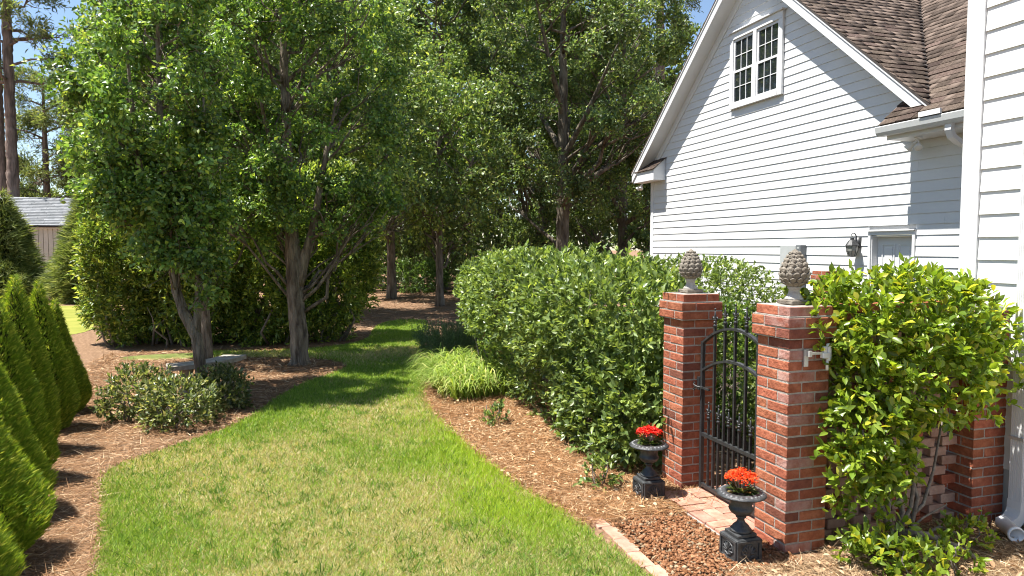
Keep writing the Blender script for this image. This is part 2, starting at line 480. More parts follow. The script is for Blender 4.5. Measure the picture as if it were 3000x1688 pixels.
BOUNCE_SHEET = smooth_poly([(3.3, 4.9), (3.3, 16), (8.39, 16.5), (8.39, 4.0), (5.3, 4.0), (5.3, 4.9)])
g = MB(); g.add([(x, y, .006) for x, y in BOUNCE_SHEET], [tuple(range(len(BOUNCE_SHEET)))])
tag(g.build('bounce_cut_sheet', M['bed']), kind='structure')  # unseen dark sheet, added to cut ground bounce onto the gable wall
def scatter(n, x0, x1, y0, y1, test, pw=1.6):
    out = []; got = 0
    while got < n:
        P = np.stack([rng.uniform(x0, x1, n * 2), rng.uniform(y0, y1, n * 2)], 1)
        d = np.hypot(P[:, 0], P[:, 1])
        k = test(P) & (rng.random(len(P)) < (3.4 / np.maximum(d, 3.4)) ** pw)
        out.append(P[k]); got += k.sum()
    return np.concatenate(out)[:n]

# lawn blades: lush by the right edge, dry straw patches in the middle
n = 240000
P = scatter(n, -1.7, 3.4, 2.9, 18.3, lambda p: inpoly(p, LAWN) , 1.5)
d = np.hypot(P[:, 0], P[:, 1])
P3 = np.c_[P + rng.normal(size=(n, 2)) * .022, np.full(n, .004)]
dry = .60 + 1.15 * lump(np.c_[P * 1.0, np.zeros(n)], 1.15) + .55 * lump(np.c_[P, np.ones(n) * 4], 3.1)
lush = np.clip((P[:, 0] - (.42 + .10 * (P[:, 1] - 5))) / 1.0 + .25 * lump(np.c_[P, np.ones(n) * 2], 2.5), 0, 1) * np.clip((9 - P[:, 1]) / 1.5, 0, 1) * np.clip((P[:, 1] - 3.9) / .8, 0, 1)
dry = np.clip(dry - lush * .9 - np.clip((P[:, 1] - 7.5) / 1.5, 0, 1) * .65, 0, 1)
t = rng.random((n, 1))
green = np.array((.12, .22, .026)) * (1 - t) + np.array((.31, .42, .075)) * t
lcol = np.array((.22, .35, .024)) * (1 - t) + np.array((.46, .56, .055)) * t
green = green * (1 - lush[:, None] * .8) + lcol * lush[:, None] * .8
straw = np.array((.36, .31, .14)) * (1 - t) + np.array((.60, .53, .31)) * t
ks = (rng.random(n) < dry * .75 + .07)[:, None]
cols = np.where(ks, straw, green)
A = unit(np.c_[rng.normal(size=(n, 2)) * .75, np.full(n, 1.0)])
hgt = rng.uniform(.022, .05, n) * (1 + .35 * lush) * np.where(ks[:, 0], .7, 1) * (1 + .04 * d)
wid = rng.uniform(.004, .0072, n) * np.maximum(1, d / 4.0)
o = leaves('grass', P3, A, rvec(n), hgt, wid, cols, M['blade'], None, T_BLADE)
tag(o, 'short green lawn grass with dry straw patches', 'grass')
# a few coarse tufts and weeds in the lawn edge
n = 9000
ctr = scatter(450, -1.4, 1.9, 3.2, 11, lambda p: inpoly(p, LAWN), 1.2)
P = ctr[rng.integers(0, 450, n)] + rng.normal(size=(n, 2)) * .035
A = unit(np.c_[rng.normal(size=(n, 2)) * .9, np.full(n, .9)])
o = leaves('grass_tufts', np.c_[P, np.full(n, .006)], A, rvec(n), rng.uniform(.04, .075, n), rng.uniform(.004, .008, n),
           pal(n, (.06, .14, .02), (.17, .29, .04)), M['blade'], None, T_BEND)
tag(o, 'coarser dark green grass tufts scattered through the lawn', 'grass')

# pine straw litter on the beds
def straw(name, label, n, box, test, size, colr):
    P = scatter(n, *box, test, 1.25)
    dd = np.hypot(P[:, 0], P[:, 1])
    A = unit(np.c_[rng.normal(size=(n, 2)), rng.uniform(-.08, .22, n)])
    c = pal(n, *colr)
    o = leaves(name, np.c_[P, rng.uniform(.006, .028, n)], A, rvec(n) * .6 + np.array([0, 0, 1]), rng.uniform(.6, 1.5, n) * size,
               rng.uniform(.0020, .0040, n) * np.maximum(1, dd / 4.2), c, M['straw'], None, T_BLADE)
    tag(o, label, 'pine straw')
straw('pine_straw', 'brown pine straw mulch around the bench and arborvitae row', 56000, (-3.2, .9, 3.2, 14), lambda p: ~inpoly(p, LAWN), .12,
      ((.14, .072, .034), (.42, .25, .135), (.58, .44, .28), .14))
straw('pine_straw', 'reddish pine straw mulch between the lawn and the long hedge', 46000, (1.4, 3.0, 4.3, 10.2), lambda p: ~inpoly(p, LAWN), .12,
      ((.16, .076, .032), (.46, .255, .12), (.62, .46, .27), .14))
straw('pine_straw', 'tan pine straw below the shrub beside the downspout', 28000, (2.35, 5.2, 2.2, 3.75), lambda p: (p[:, 1] < 3.42) | (p[:, 0] > 3.1), .11,
      ((.15, .09, .045), (.46, .32, .19), (.62, .5, .33), .15))
straw('pine_straw', 'shaded pine straw under the woodland trees', 9000, (.8, 8, 14, 30), lambda p: ~inpoly(p, LAWN), .2,
      ((.13, .07, .04), (.36, .23, .14), (.5, .38, .26), .1))
# dropped leaves
n = 1000
P = scatter(n, 1.5, 3.0, 4.4, 9.0, lambda p: ~inpoly(p, LAWN), 1)
o = leaves('fallen_leaves', np.c_[P, rng.uniform(.02, .035, n)], unit(np.c_[rng.normal(size=(n, 2)), rng.normal(size=n) * .3]), unit(rvec(n) * .7 + np.array([0, 0, 1])),
           rng.uniform(.03, .055, n), rng.uniform(.015, .028, n), pal(n, (.34, .20, .10), (.62, .46, .29)), M['straw'], None, T_LEAF)
tag(o, 'dry tan fallen leaves on the mulch below the hedge', 'fallen leaves')
n = 900
P = np.c_[rng.uniform(2.5, 5.0, n), rng.uniform(2.4, 3.6, n)]
P = P[(P[:, 1] < 3.4) | (P[:, 0] > 3.1)]; n = len(P)
o = leaves('fallen_leaves', np.c_[P, rng.uniform(.02, .035, n)], unit(np.c_[rng.normal(size=(n, 2)), rng.normal(size=n) * .3]), unit(rvec(n) * .7 + np.array([0, 0, 1])),
           rng.uniform(.03, .055, n), rng.uniform(.015, .026, n), pal(n, (.30, .17, .09), (.58, .42, .26)), M['straw'], None, T_LEAF)
tag(o, 'dry leaf litter beneath the shrub on the pierced wall', 'fallen leaves')

# lava rock chips between the edging and the gate
ph = (1 + 5 ** .5) / 2
ICO = unit(np.array([(-1, ph, 0), (1, ph, 0), (-1, -ph, 0), (1, -ph, 0), (0, -1, ph), (0, 1, ph), (0, -1, -ph), (0, 1, -ph), (ph, 0, -1), (ph, 0, 1), (-ph, 0, -1), (-ph, 0, 1)], float))
ICF = np.array([(0, 11, 5), (0, 5, 1), (0, 1, 7), (0, 7, 10), (0, 10, 11), (1, 5, 9), (5, 11, 4), (11, 10, 2), (10, 7, 6), (7, 1, 8), (3, 9, 4), (3, 4, 2), (3, 2, 6), (3, 6, 8), (3, 8, 9), (4, 9, 5), (2, 4, 11), (6, 2, 10), (8, 6, 7), (9, 8, 1)])
n = 6500
P = np.c_[rng.uniform(2.03, 2.9, n * 2), rng.uniform(3.15, 4.62, n * 2)]
edge = 4.52 - .25 * (2.9 - P[:, 0]) + .06 * np.sin(P[:, 0] * 23)
P = P[(P[:, 1] < edge) & ~((P[:, 0] > 2.62) & (P[:, 1] > 3.86)) & (P[:, 1] > 3.2 + .2 * (P[:, 0] - 2))][:n]; n = len(P)
s = rng.uniform(.005, .015, n) * np.where(rng.random(n) < .12, 1.5, 1)
OCT = np.array([(1, 0, 0), (-1, 0, 0), (0, 1, 0), (0, -1, 0), (0, 0, 1), (0, 0, -1)], float)
OCF = np.array([(0, 2, 4), (2, 1, 4), (1, 3, 4), (3, 0, 4), (2, 0, 5), (1, 2, 5), (3, 1, 5), (0, 3, 5)])
Q = unit(rng.normal(size=(n, 4))); qa, qb, qc, qd = Q.T
RM = np.stack([np.stack([1 - 2 * (qc * qc + qd * qd), 2 * (qb * qc - qa * qd), 2 * (qb * qd + qa * qc)], 1), np.stack([2 * (qb * qc + qa * qd), 1 - 2 * (qb * qb + qd * qd), 2 * (qc * qd - qa * qb)], 1), np.stack([2 * (qb * qd - qa * qc), 2 * (qc * qd + qa * qb), 1 - 2 * (qb * qb + qc * qc)], 1)], 1)
V = OCT[None] * (s[:, None, None] * rng.uniform(.6, 1.5, (n, 6, 1))) * rng.uniform(.6, 1.35, (n, 1, 3))
V = np.einsum('nij,nkj->nki', RM, V) * np.array([1, 1, .6])
V = V + np.c_[P, s * .45 + rng.uniform(0, .012, n)][:, None, :]
cc = pal(n, (.27, .115, .050), (.54, .27, .14), (.52, .38, .24), .14)
o = link('lava_rock', mesh_np('lava_rock', V.reshape(-1, 3), (OCF[None] + (np.arange(n) * 6)[:, None, None]).reshape(-1, 3), np.repeat(cc, 6, 0)), M['rock'])
tag(o, 'terracotta coloured lava rock chips in front of the gate', 'gravel', kind='stuff')

# brick edging and the paved path below the gate
e = bpy.data.objects.new('path_edging', None); col.objects.link(e); e.location = (1.98, 3.6, 0); tag(e, kind='structure')
yy = 2.7
for i in range(9):
    piece('brick', (1.985 + .012 * math.sin(i * 2.1), yy, -.010), (.098, .198, .05), M['edging'], e, rz=random.uniform(-.05, .05), tilt=.012)
    yy += .204
p_ = bpy.data.objects.new('path', None); col.objects.link(p_); p_.location = (3.1, 4.26, 0); tag(p_, kind='structure')
g = MB(); g.box(2.63, 5.2, 3.85, 4.68, -.02, .012); g.build('sand_joint', M['mortar'], p_)
for i in range(12):
    for j in range(4):
        x0, y0 = 2.64 + i * .208, 3.855 + j * .206
        for k in (0, 1):
            if (i + j) % 2: c, sz = (x0 + .052 + k * .104, y0 + .102), (.099, .199, .05)
            else: c, sz = (x0 + .104, y0 + .05 + k * .103), (.201, .098, .05)
            piece('brick', (*c, .004 + random.uniform(0, .008)), sz, M['paver'], p_, tilt=.012)

# ------------------------------------------------------------------ brick piers, gate
CH = .067
def pier_course(par, cx, cy, z, wd, flip, mats, h=.057):
    s, l = wd * .335, wd * .655
    for k in range(4):
        a = k * math.pi / 2
        ox, oy = (-(wd - l) / 2, -(wd - s) / 2) if not flip else ((wd - l) / 2, -(wd - s) / 2)
        x = cx + ox * math.cos(a) - oy * math.sin(a); y = cy + ox * math.sin(a) + oy * math.cos(a)
        sz = (l - .005, s - .002, h) if k % 2 == 0 else (s - .002, l - .005, h)
        piece('brick', (x, y, z + h / 2 + .005), sz, mats(x, y, z), par)

def pier(name, label, cat, cx, cy, wd=.305, n=20, group=None, pale=False, cap=True, z0=0):
    t = thing(name, label, cat, (cx, cy, z0), group)
    def mt(x, y, z):
        r = random.random()
        if pale and x < cx - .04 and y < cy - .06 and r < .75: return M['brick_pale']
        return M['brick_dark'] if r > .92 else M['brick']
    g = MB(); h = n * CH
    g.box(cx - wd / 2 + .005, cx + wd / 2 - .005, cy - wd / 2 + .005, cy + wd / 2 - .005, z0 - .05, z0 + h + .001)
    if cap:
        g.box(cx - wd / 2 - .022, cx + wd / 2 + .022, cy - wd / 2 - .022, cy + wd / 2 + .022, z0 + h, z0 + h + 2 * CH + .004)
        g.box(cx - wd / 2 - .004, cx + wd / 2 + .004, cy - wd / 2 - .004, cy + wd / 2 + .004, z0 + h + 2 * CH, z0 + h + 3 * CH - .004)
    g.build('mortar', M['mortar'], t)
    for i in range(n): pier_course(t, cx, cy, z0 + i * CH, wd, i % 2, mt)
    if cap:
        for i in (0, 1): pier_course(t, cx, cy, z0 + h + i * CH, wd + .056, i % 2, mt)
        pier_course(t, cx, cy, z0 + h + 2 * CH, wd + .018, 0, mt)
    return t
pier('gate_pillar', 'red brick gate pillar between the hedge and the gate latch', 'pillar', 3.003, 4.875, group='brick gate pillars')
pier('gate_pillar', 'red brick gate pillar with whitish bloom and a white sensor bracket', 'pillar', 3.005, 3.672, group='brick gate pillars', pale=True)
pier('wall_pier', 'low brick pier showing under the far end of the long hedge', 'pier', 3.0, 10.75, n=21, cap=False)
pier('wall_pier', 'brick pier top showing above the shrub below the wall lantern', 'pier', 8.02, 9.05, n=20, cap=True, wd=.29)
pier('wall_pier', 'brick pier against the house beside the white downspout', 'pier', 4.50, 3.66, wd=.29, n=22, cap=False)

# pierced brick screen wall
t = thing('pierced_brick_wall', 'pierced brick screen wall with square openings behind the leggy shrub', 'wall', (3.75, 3.68, 0))
for i in range(22):
    x = 3.17 + (i % 2) * .105
    while x < 4.34:
        a, b = max(x, 3.165), min(x + .143, 4.35)
        if b - a > .03:
            piece('brick', ((a + b) / 2, 3.68, i * CH + .034), (round(b - a, 2), .095, .061), M['brick_tan'] if random.random() < .8 else M['brick'], t)
        x += .21
for i in range(21):
    pass
g = MB(); g.box(3.16, 4.355, 3.635, 3.725, 22 * CH + .002, 22 * CH + .06, .006); g.build('coping', M['brick'], t)

# gate
GX = 2.985
gt = thing('iron_gate', 'black wrought iron arched gate with spear-topped pickets between brick pillars', 'gate', (GX, 4.24, 0))
def yarc(y, z0, rise, hw=.39): return z0 + rise * (1 - ((y - 4.245) / hw) ** 2)
def bar(x, y, w_, z0, z1):
    return MB().box(x - w_, x + w_, y - w_, y + w_, z0, z1)
g = bar(GX, 4.655, .013, .04, 1.18); g.build('hinge_stile', M['iron'], gt)
g = bar(GX, 3.84, .013, .04, 1.18); g.build('hinge_stile', M['iron'], gt)
MB().box(GX - .012, GX + .012, 3.84, 4.66, .058, .084).build('bottom_rail', M['iron'], gt)
MB().box(GX - .014, GX + .014, 3.84, 4.66, .452, .478).build('middle_rail', M['iron'], gt)
for nm, z0, rise in (('upper_arch', 1.18, .135), ('lower_arch', .965, .112)):
    g = MB(); ys = np.linspace(3.85, 4.642, 21); V = []
    for y in ys:
        z = yarc(y, z0, rise)
        V += [(GX - .016, y, z - .009), (GX + .016, y, z - .009), (GX + .016, y, z + .009), (GX - .016, y, z + .009)]
    F = [(4 * i + k, 4 * i + (k + 1) % 4, 4 * i + 4 + (k + 1) % 4, 4 * i + 4 + k) for i in range(20) for k in range(4)] + [(3, 2, 1, 0), (80, 81, 82, 83)]
    g.add(V, F); g.build(nm, M['iron'], gt)
def fleur(y, z, s, par):
    g = MB()
    g.lathe([(.008, 0), (.015, .004), (.015, .016), (.009, .02), (.009, .028), (.014, .032), (.014, .040), (.008, .044)], (GX, y, z), 10)
    zz = z + .044
    g.tube([(GX, y, zz), (GX, y, zz + .02 * s), (GX, y, zz + .05 * s), (GX, y, zz + .085 * s)], [.007, .010, .008, .003], 6)
    g.lathe([(.002, 0), (.007, .004), (.008, .009), (.006, .014), (.001, .017)], (GX, y, zz + .082 * s), 8)
    for sg in (-1, 1):
        g.tube([(GX, y + sg * .004, zz), (GX, y + sg * .014, zz + .022 * s), (GX, y + sg * .025, zz + .032 * s), (GX, y + sg * .032, zz + .024 * s), (GX, y + sg * .031, zz + .014 * s)],
               [.005, .0065, .006, .005, .003], 6)
    g.box(GX - .009, GX + .009, y - .015, y + .015, zz + .006, zz + .012)
    g.build('finial', M['iron'], par, smooth=True)
for y, zt in ((4.50, 1.31), (4.372, 1.345), (4.247, 1.36), (4.12, 1.345), (3.99, 1.31)):
    p = bar(GX, y, .0085, .07, zt).build('picket', M['iron'], gt)
    fleur(y, zt - .005, 1, p)
for y in (4.565, 4.437, 4.31, 4.183, 4.055, 3.925):
    p = bar(GX, y, .0075, .07, .60).build('picket', M['iron'], gt)
    fleur(y, .595, .9, p)
g = MB()
g.box(GX - .02, GX + .02, 4.668, 4.70, .80, .90)
g.box(GX - .035, GX - .02, 4.52, 4.66, .822, .836)
for sg in (1, -1):
    g.tube([(GX - .03, 4.64 + .0, .829), (GX - .05, 4.66, .832), (GX - .055, 4.685, .829 + sg * .010), (GX - .05, 4.70, .829 + sg * .022), (GX - .05, 4.69, .829 + sg * .03)], [.006, .006, .006, .006, .008], 6)
g.build('latch', M['iron'], gt)

# pineapple finials
def finial(cx, cy, z, label):
    t = thing('pineapple_finial', label, 'finial', (cx, cy, z), 'stone pineapple finials')
    MB().box(cx - .072, cx + .072, cy - .072, cy + .072, z, z + .026, .004).build('plinth', M['stone'], t)
    MB().lathe([(.056, .026), (.058, .034), (.050, .044), (.038, .062), (.033, .080), (.034, .092), (.041, .100), (.042, .108), (.034, .112)], (cx, cy, z), 28).build('stem', M['stone_pale'], t, True)
    prof = [(.030, .110), (.058, .125), (.076, .150), (.083, .180), (.080, .212), (.068, .250), (.052, .284), (.034, .314), (.016, .336), (.002, .345)]
    MB().lathe(prof, (cx, cy, z), 28).build('body', M['stone'], t, True)
    pr, pz = [p[0] for p in prof], [p[1] for p in prof]
    rows = [(.122, 12, .026), (.146, 12, .031), (.176, 12, .037), (.211, 11, .036), (.244, 10, .031), (.272, 9, .026), (.298, 7, .021), (.320, 5, .015)]
    for ri, (zc, nn, h) in enumerate(rows):
        r = float(np.interp(zc, pz, pr)); wdt = 2 * math.pi * r / nn * .52
        for k in range(nn):
            a = 2 * math.pi * (k + .5 * (ri % 2)) / nn
            o, tg, u = np.array([math.cos(a), math.sin(a), 0]), np.array([-math.sin(a), math.cos(a), 0]), np.array([0, 0, 1.])
            c = np.array([cx, cy, z + zc]) + o * r
            V = []; F = []
            rim = [(-.75, -.6), (0, -.9), (.75, -.6), (1, .1), (.8, .7), (0, 1.05), (-.8, .7), (-1, .1)]
            slope = (float(np.interp(zc + .01, pz, pr)) - float(np.interp(zc - .01, pz, pr))) / .02
            for q, (sc_, lift) in enumerate(((1.0, -.003), (.97, .005), (.55, .007))):
                for (a_, b_) in rim:
                    V.append(c + tg * a_ * wdt * sc_ + (u + o * slope) * b_ * h * .62 * sc_ + o * (lift + (.005 if b_ > .5 else 0)))
            for q in range(2):
                F += [(q * 8 + i, q * 8 + (i + 1) % 8, q * 8 + 8 + (i + 1) % 8, q * 8 + 8 + i) for i in range(8)]
            F.append(tuple(range(16, 24)))
            g = MB(); g.add(V, F); g.build('scale', M['stone'], t, True)
finial(3.003, 4.875, 23 * CH, 'weathered stone pineapple finial on the pillar beside the hedge')
finial(3.005, 3.672, 23 * CH, 'weathered stone pineapple finial on the pillar with the white bracket')

# urns with flowering plants
def urn(cx, cy, z, label, flabel, pc):
    t = thing('urn_planter', label, 'urn', (cx, cy, z), 'black cast iron urn planters')
    g = MB().box(cx - .086, cx + .086, cy - .086, cy + .086, z, z + .150, .006); g.build('pedestal', M['urn'], t)
    # framed relief panels
    for k in range(4):
        a = k * math.pi / 2
        def rot(x, y): return (cx + x * math.cos(a) - y * math.sin(a), cy + x * math.sin(a) + y * math.cos(a))
        g = MB()
        for (x0, x1, z0, z1) in ((-.082, -.066, .012, .14), (.066, .082, .012, .14), (-.066, .066, .126, .14), (-.066, .066, .012, .024)):
            V = [(*rot(x, y), z + zz) for x in (x0, x1) for y in (-.093, -.084) for zz in (z0, z1)]
            g.add(V, [(0, 1, 3, 2), (4, 6, 7, 5), (0, 4, 5, 1), (2, 3, 7, 6), (0, 2, 6, 4), (1, 5, 7, 3)])
        for q in range(7):
            an = math.pi * q / 6
            pts = [(*rot(math.cos(an) * r * .048, -.088), z + .062 + math.sin(an) * r * .05) for r in (.15, .6, 1)]
            g.tube(pts, [.004, .008, .005], 6)
        pts = [(*rot(math.cos(math.pi * q / 8) * .052, -.088), z + .064 + math.sin(math.pi * q / 8) * .054) for q in range(9)]
        g.tube(pts, .004, 6)
        g.tube([(*rot(-.03, -.088), z + .05), (*rot(0, -.088), z + .035), (*rot(.03, -.088), z + .05)], .006, 6)
        g.build('relief_panel', M['urn'], t)
    g = MB().box(cx - .068, cx + .068, cy - .068, cy + .068, z + .150, z + .172, .004); g.build('plinth', M['urn'], t)
    MB().lathe([(.064, .172), (.066, .182), (.060, .190), (.052, .196), (.050, .204), (.042, .212), (.028, .224), (.021, .240), (.021, .250), (.030, .256), (.032, .263), (.026, .268)], (cx, cy, z), 28).build('foot', M['urn'], t, True)
    MB().lathe([(.026, .268), (.044, .276), (.062, .288), (.072, .304), (.075, .314), (.068, .324), (.064, .332), (.064, .350), (.068, .380), (.078, .398), (.102, .406), (.134, .402), (.146, .397), (.148, .404), (.132, .414), (.104, .422), (.094, .420), (.086, .406), (.080, .385)], (cx, cy, z), 40).build('bowl', M['urn'], t, True)
    for k in range(26):
        a = 2 * math.pi * k / 26
        c = np.array([cx + .121 * math.cos(a), cy + .121 * math.sin(a), z + .411]); s_ = unit(ICO * np.array([1, 1, 1])) * np.array([.0155, .0125, .011])
        ca, sa = math.cos(a), math.sin(a)
        V = [(c[0] + p[0] * ca - p[1] * sa, c[1] + p[0] * sa + p[1] * ca, c[2] + p[2]) for p in s_]
        g = MB(); g.add(V, [tuple(f) for f in ICF]); g.build('bead', M['urn_rim'], t, True)
    MB().lathe([(.001, .388), (.084, .388), (.084, .394), (.001, .396)], (cx, cy, z), 20).build('soil', M['soil'], t)
    f = thing('potted_kalanchoe', flabel, 'flowers', (cx, cy, z + .394), 'red flowers in the urns')
    n = 70
    a = rng.uniform(0, 6.28, n); el = rng.uniform(.1, 1.0, n)
    A = np.c_[np.cos(a) * np.cos(el), np.sin(a) * np.cos(el), np.sin(el)]
    C = np.array([cx, cy, z + .40]) + A * np.array([.035, .035, .02])
    leaves('foliage', C, A, unit(np.c_[-A[:, :2] * .6, np.ones(n)]), rng.uniform(.045, .08, n), rng.uniform(.028, .045, n), pal(n, (.05, .09, .03), (.17, .22, .09), (.3, .22, .1), .1), M['leaf'], f, T_LEAF, None)
    g = MB()
    for k in range(16):
        a = k * 2.4; r = .055 * math.sqrt((k + .5) / 16)
        g.tube([(cx + r * .3 * math.cos(a), cy + r * .3 * math.sin(a), z + .39), (cx + r * math.cos(a), cy + r * math.sin(a), z + .485)], .0025, 5)
    g.build('stems', M['stem'], f)
    n = 820
    a = rng.uniform(0, 6.28, n); r = .092 * np.sqrt(rng.random(n))
    C = np.c_[cx + r * np.cos(a), cy + r * np.sin(a), z + .535 - 4.5 * r ** 2 + rng.normal(size=n) * .007]
    C = C + .008 * np.sin(C * 140)
    A = unit(np.c_[rng.normal(size=(n, 2)), rng.uniform(-.3, .7, n)])
    leaves('blossom', C, A, unit(rvec(n) * .6 + np.array([0, 0, 1])), rng.uniform(.012, .02, n), rng.uniform(.010, .015, n), pal(n, *pc), M['petal'], f, T_DIAMOND, None)
urn(2.545, 4.68, 0.0, 'black cast iron urn on a square pedestal beside the hedge', 'bright red flower cluster in the urn beside the hedge', ((.55, .012, .008), (.85, .05, .03)))
urn(2.575, 3.575, 0.0, 'black cast iron urn on a square pedestal next to the paver path', 'orange red flower cluster in the urn next to the paver path', ((.62, .05, .008), (.88, .14, .03)))

# sensor on the right pillar
t = thing('irrigation_sensor', 'white plastic rain sensor on a metal bracket fixed to the brick pillar', 'sensor', (2.99, 3.515, 1.15))
g = MB().box(2.955, 2.985, 3.506, 3.514, 1.17, 1.275); g.build('bracket_plate', M['steel'], t)
g = MB(); g.box(2.97, 3.06, 3.472, 3.480, 1.247, 1.262); g.box(2.962, 2.982, 3.47, 3.506, 1.235, 1.27); g.build('arm', M['steel'], t)
g = MB(); g.box(3.055, 3.115, 3.458, 3.492, 1.222, 1.258, .004); g.box(3.066, 3.088, 3.463, 3.488, 1.255, 1.295, .004); g.build('housing', M['plastic'], t)
g = MB().lathe([(.016, 0), (.0165, .01), (.0165, .10), (.013, .106), (.003, .107)], (3.108, 3.475, 1.205), 16); g.build('sensor_cap', M['plastic'], t, True)
g = MB().lathe([(.009, 0), (.009, .06)], (3.098, 3.475, 1.148), 10); g.build('probe', M['plastic'], t, True)

# ------------------------------------------------------------------ house
WX, YC, ZA, SL, OX = 8.40, 11.54, 7.417, .855, 8.05
YR, YL = 7.21, 15.83
ca = math.cos(math.atan(SL)); sa = math.sin(math.atan(SL))
house = thing('house', 'white clapboard house with a steep gable and brown shingle roof', 'house', (8.4, 9.0, 0))
def ztop(y): return ZA - SL * abs(y - YC)
def board(wall, X, ya0, ya1, yb0, yb1, z0, e):
    """one lap board; ya: ends at the bottom edge, yb: ends at the top edge"""
    z1 = z0 + e + .018
    V = [(X - .0165, ya0, z0), (X - .0165, ya1, z0), (X - .0035, yb1, z1), (X - .0035, yb0, z1),
         (X - .0035, ya0, z0 - .0005), (X - .0035, ya1, z0 - .0005), (X + .004, yb1, z1), (X + .004, yb0, z1)]
    F = [(0, 3, 2, 1), (4, 5, 6, 7), (0, 1, 5, 4), (2, 3, 7, 6), (1, 2, 6, 5), (0, 4, 7, 3)]
    g = MB(); g.add(V, F); return g.build('siding_board', M['paint'], wall)
# gable wall
gw = MB()
gw.prism([(3.9, 0), (7.80, 0), (7.80, 2.09), (8.56, 2.09), (8.56, 0), (15.46, 0), (15.46, 3.7), (YC, ZA - .3), (7.6, 3.7), (3.9, 3.7)], 0, WX + .006, WX + .09)
gw = gw.build('gable_wall', M['sheath'], house)
EXP = .150
i = 0; z = .28
while z < 7.2:
    def rng_y(zz):
        lim = (ZA - .30 - zz) / SL
        if lim <= 0: return None
        return max(3.95, YC - lim) if zz > 3.75 else 3.95, min(15.33, YC + lim)
    r0, r1 = rng_y(z), rng_y(z + EXP + .018)
    if r0 is None or r1 is None: break
    cuts = [r0[0]] + [c for c in ((5.5 + (i * 1.37) % 3.2), (9.3 + (i * 2.11) % 2.9), (12.7 + (i * .83) % 1.9)) if r0[0] + .5 < c < r0[1] - .5] + [r0[1]]
    for a, b in zip(cuts[:-1], cuts[1:]):
        segs = [(a, b)]
        if z < 2.15:
            segs = []
            if a < 7.765: segs.append((a, min(b, 7.765)))
            if b > 8.605: segs.append((max(a, 8.605), b))
            if z + EXP > 2.16 and z < 2.16: segs = [(a, b)] if z > 2.13 else segs
        for (p, q) in segs:
            if q - p < .05: continue
            pa = r1[0] if p == r0[0] else p
            qb = r1[1] if q == r0[1] else q
            board(gw, WX, p + .001, q - .001, pa + .001, qb - .001, z, EXP)
    z += EXP; i += 1
MB().box(WX - .022, WX + .01, 15.33, 15.47, 0, 3.9).build('corner_board', M['trim'], house)
# frieze under the soffit, soffit, rake boards, roof slabs
def sloped(y0, y1, d0, d1, x0, x1):
    """band that follows the roof slope, d0..d1 below the roof surface"""
    return MB().prism([(y0, ztop(y0) - d0), (y1, ztop(y1) - d0), (y1, ztop(y1) - d1), (y0, ztop(y0) - d1)], 0, x0, x1)
for s0, s1 in ((YR, YC), (YC, YL)):
    sloped(s0, s1, .05, .235, OX, OX + .022).build('rake_board', M['trim'], house)
    sloped(s0, s1, .0, .06, OX - .016, OX - .001).build('rake_trim', M['trim'], house)
    sloped(s0, s1, .195, .21, OX + .024, WX - .014).build('soffit', M['trim'], house)
    a, b = (max(s0, 7.75), min(s1, 15.33))
    sloped(a, b, .212, .42, WX - .030, WX - .012).build('frieze_board', M['trim'], house)
def slab(P, tk=.04):
    n_ = len(P); g = MB()
    g.add(list(P) + [(p[0], p[1], p[2] - tk) for p in P], [tuple(range(n_)), tuple(range(2 * n_ - 1, n_ - 1, -1))] + [(i, n_ + i, n_ + (i + 1) % n_, (i + 1) % n_) for i in range(n_)])
    return g
XE = 15.0
VX = .75   # valley: X = Y + VX
roof = slab([(OX - .02, YR, ztop(YR) + .012), (YR + VX + .1, YR, ztop(YR) + .012), (YC + VX, YC, ZA + .012), (OX - .02, YC, ZA + .012)]).build('roof', M['deck'], house)
slab([(OX - .02, YC, ZA + .012), (XE, YC, ZA + .012), (XE, YL, ztop(YL) + .012), (OX - .02, YL, ztop(YL) + .012)]).build('rear_roof_slope', M['shingle'], house)
EX2, EZ2 = 7.86, 3.62
def z2(x): return EZ2 + SL * (x - EX2)
rf2 = slab([(EX2, 3.92, z2(EX2)), (YC + VX, 3.92, z2(YC + VX)), (YC + VX, YC, z2(YC + VX)), (8.05, YR + .02, z2(8.05)), (EX2, YR + .02, z2(EX2))]).build('side_roof', M['deck'], house)
slab([(EX2, YR, z2(EX2)), (8.39, YR, z2(8.39)), (8.39, 7.93, z2(8.39)), (EX2, 7.93, z2(EX2))]).build('return_roof', M['deck'], house)
# shingles
UNIT = None
tabs = []
def course(O, U, Vv, Nn, urange, nmax, parent):
    for ic in range(nmax):
        v = ic * .142 - .03
        r = urange(v + .05)
        if r is None: continue
        u = r[0] - random.uniform(0, .2)
        while u < r[1]:
            w_ = random.uniform(.13, .30)
            a, b = max(u, r[0]), min(u + w_, r[1])
            if b - a > .02:
                c = O + U * ((a + b) / 2) + Vv * v
                tabs.append((c, U, Vv, Nn, b - a, parent, random.random()))
            u += w_
V3 = lambda *a: np.array(a, float)
U1, W1 = V3(1, 0, 0), V3(0, ca, sa); N1 = np.cross(U1, W1)
course(V3(0, YR, ztop(YR) + .014), U1, W1, N1, lambda v: (OX - .02, max(OX, YR + v * ca + VX)) if YR + v * ca < YC else None, 42, roof)
U2, W2 = V3(0, -1, 0), V3(ca, 0, sa); N2 = np.cross(U2, W2)
def r2(v):
    x = EX2 + v * ca
    top = 7.93 if x < 8.39 else x - VX
    return (-top, -max(4.3, top - 4.2))
course(V3(EX2, 0, EZ2 + .002), U2, W2, N2, r2, 34, rf2)
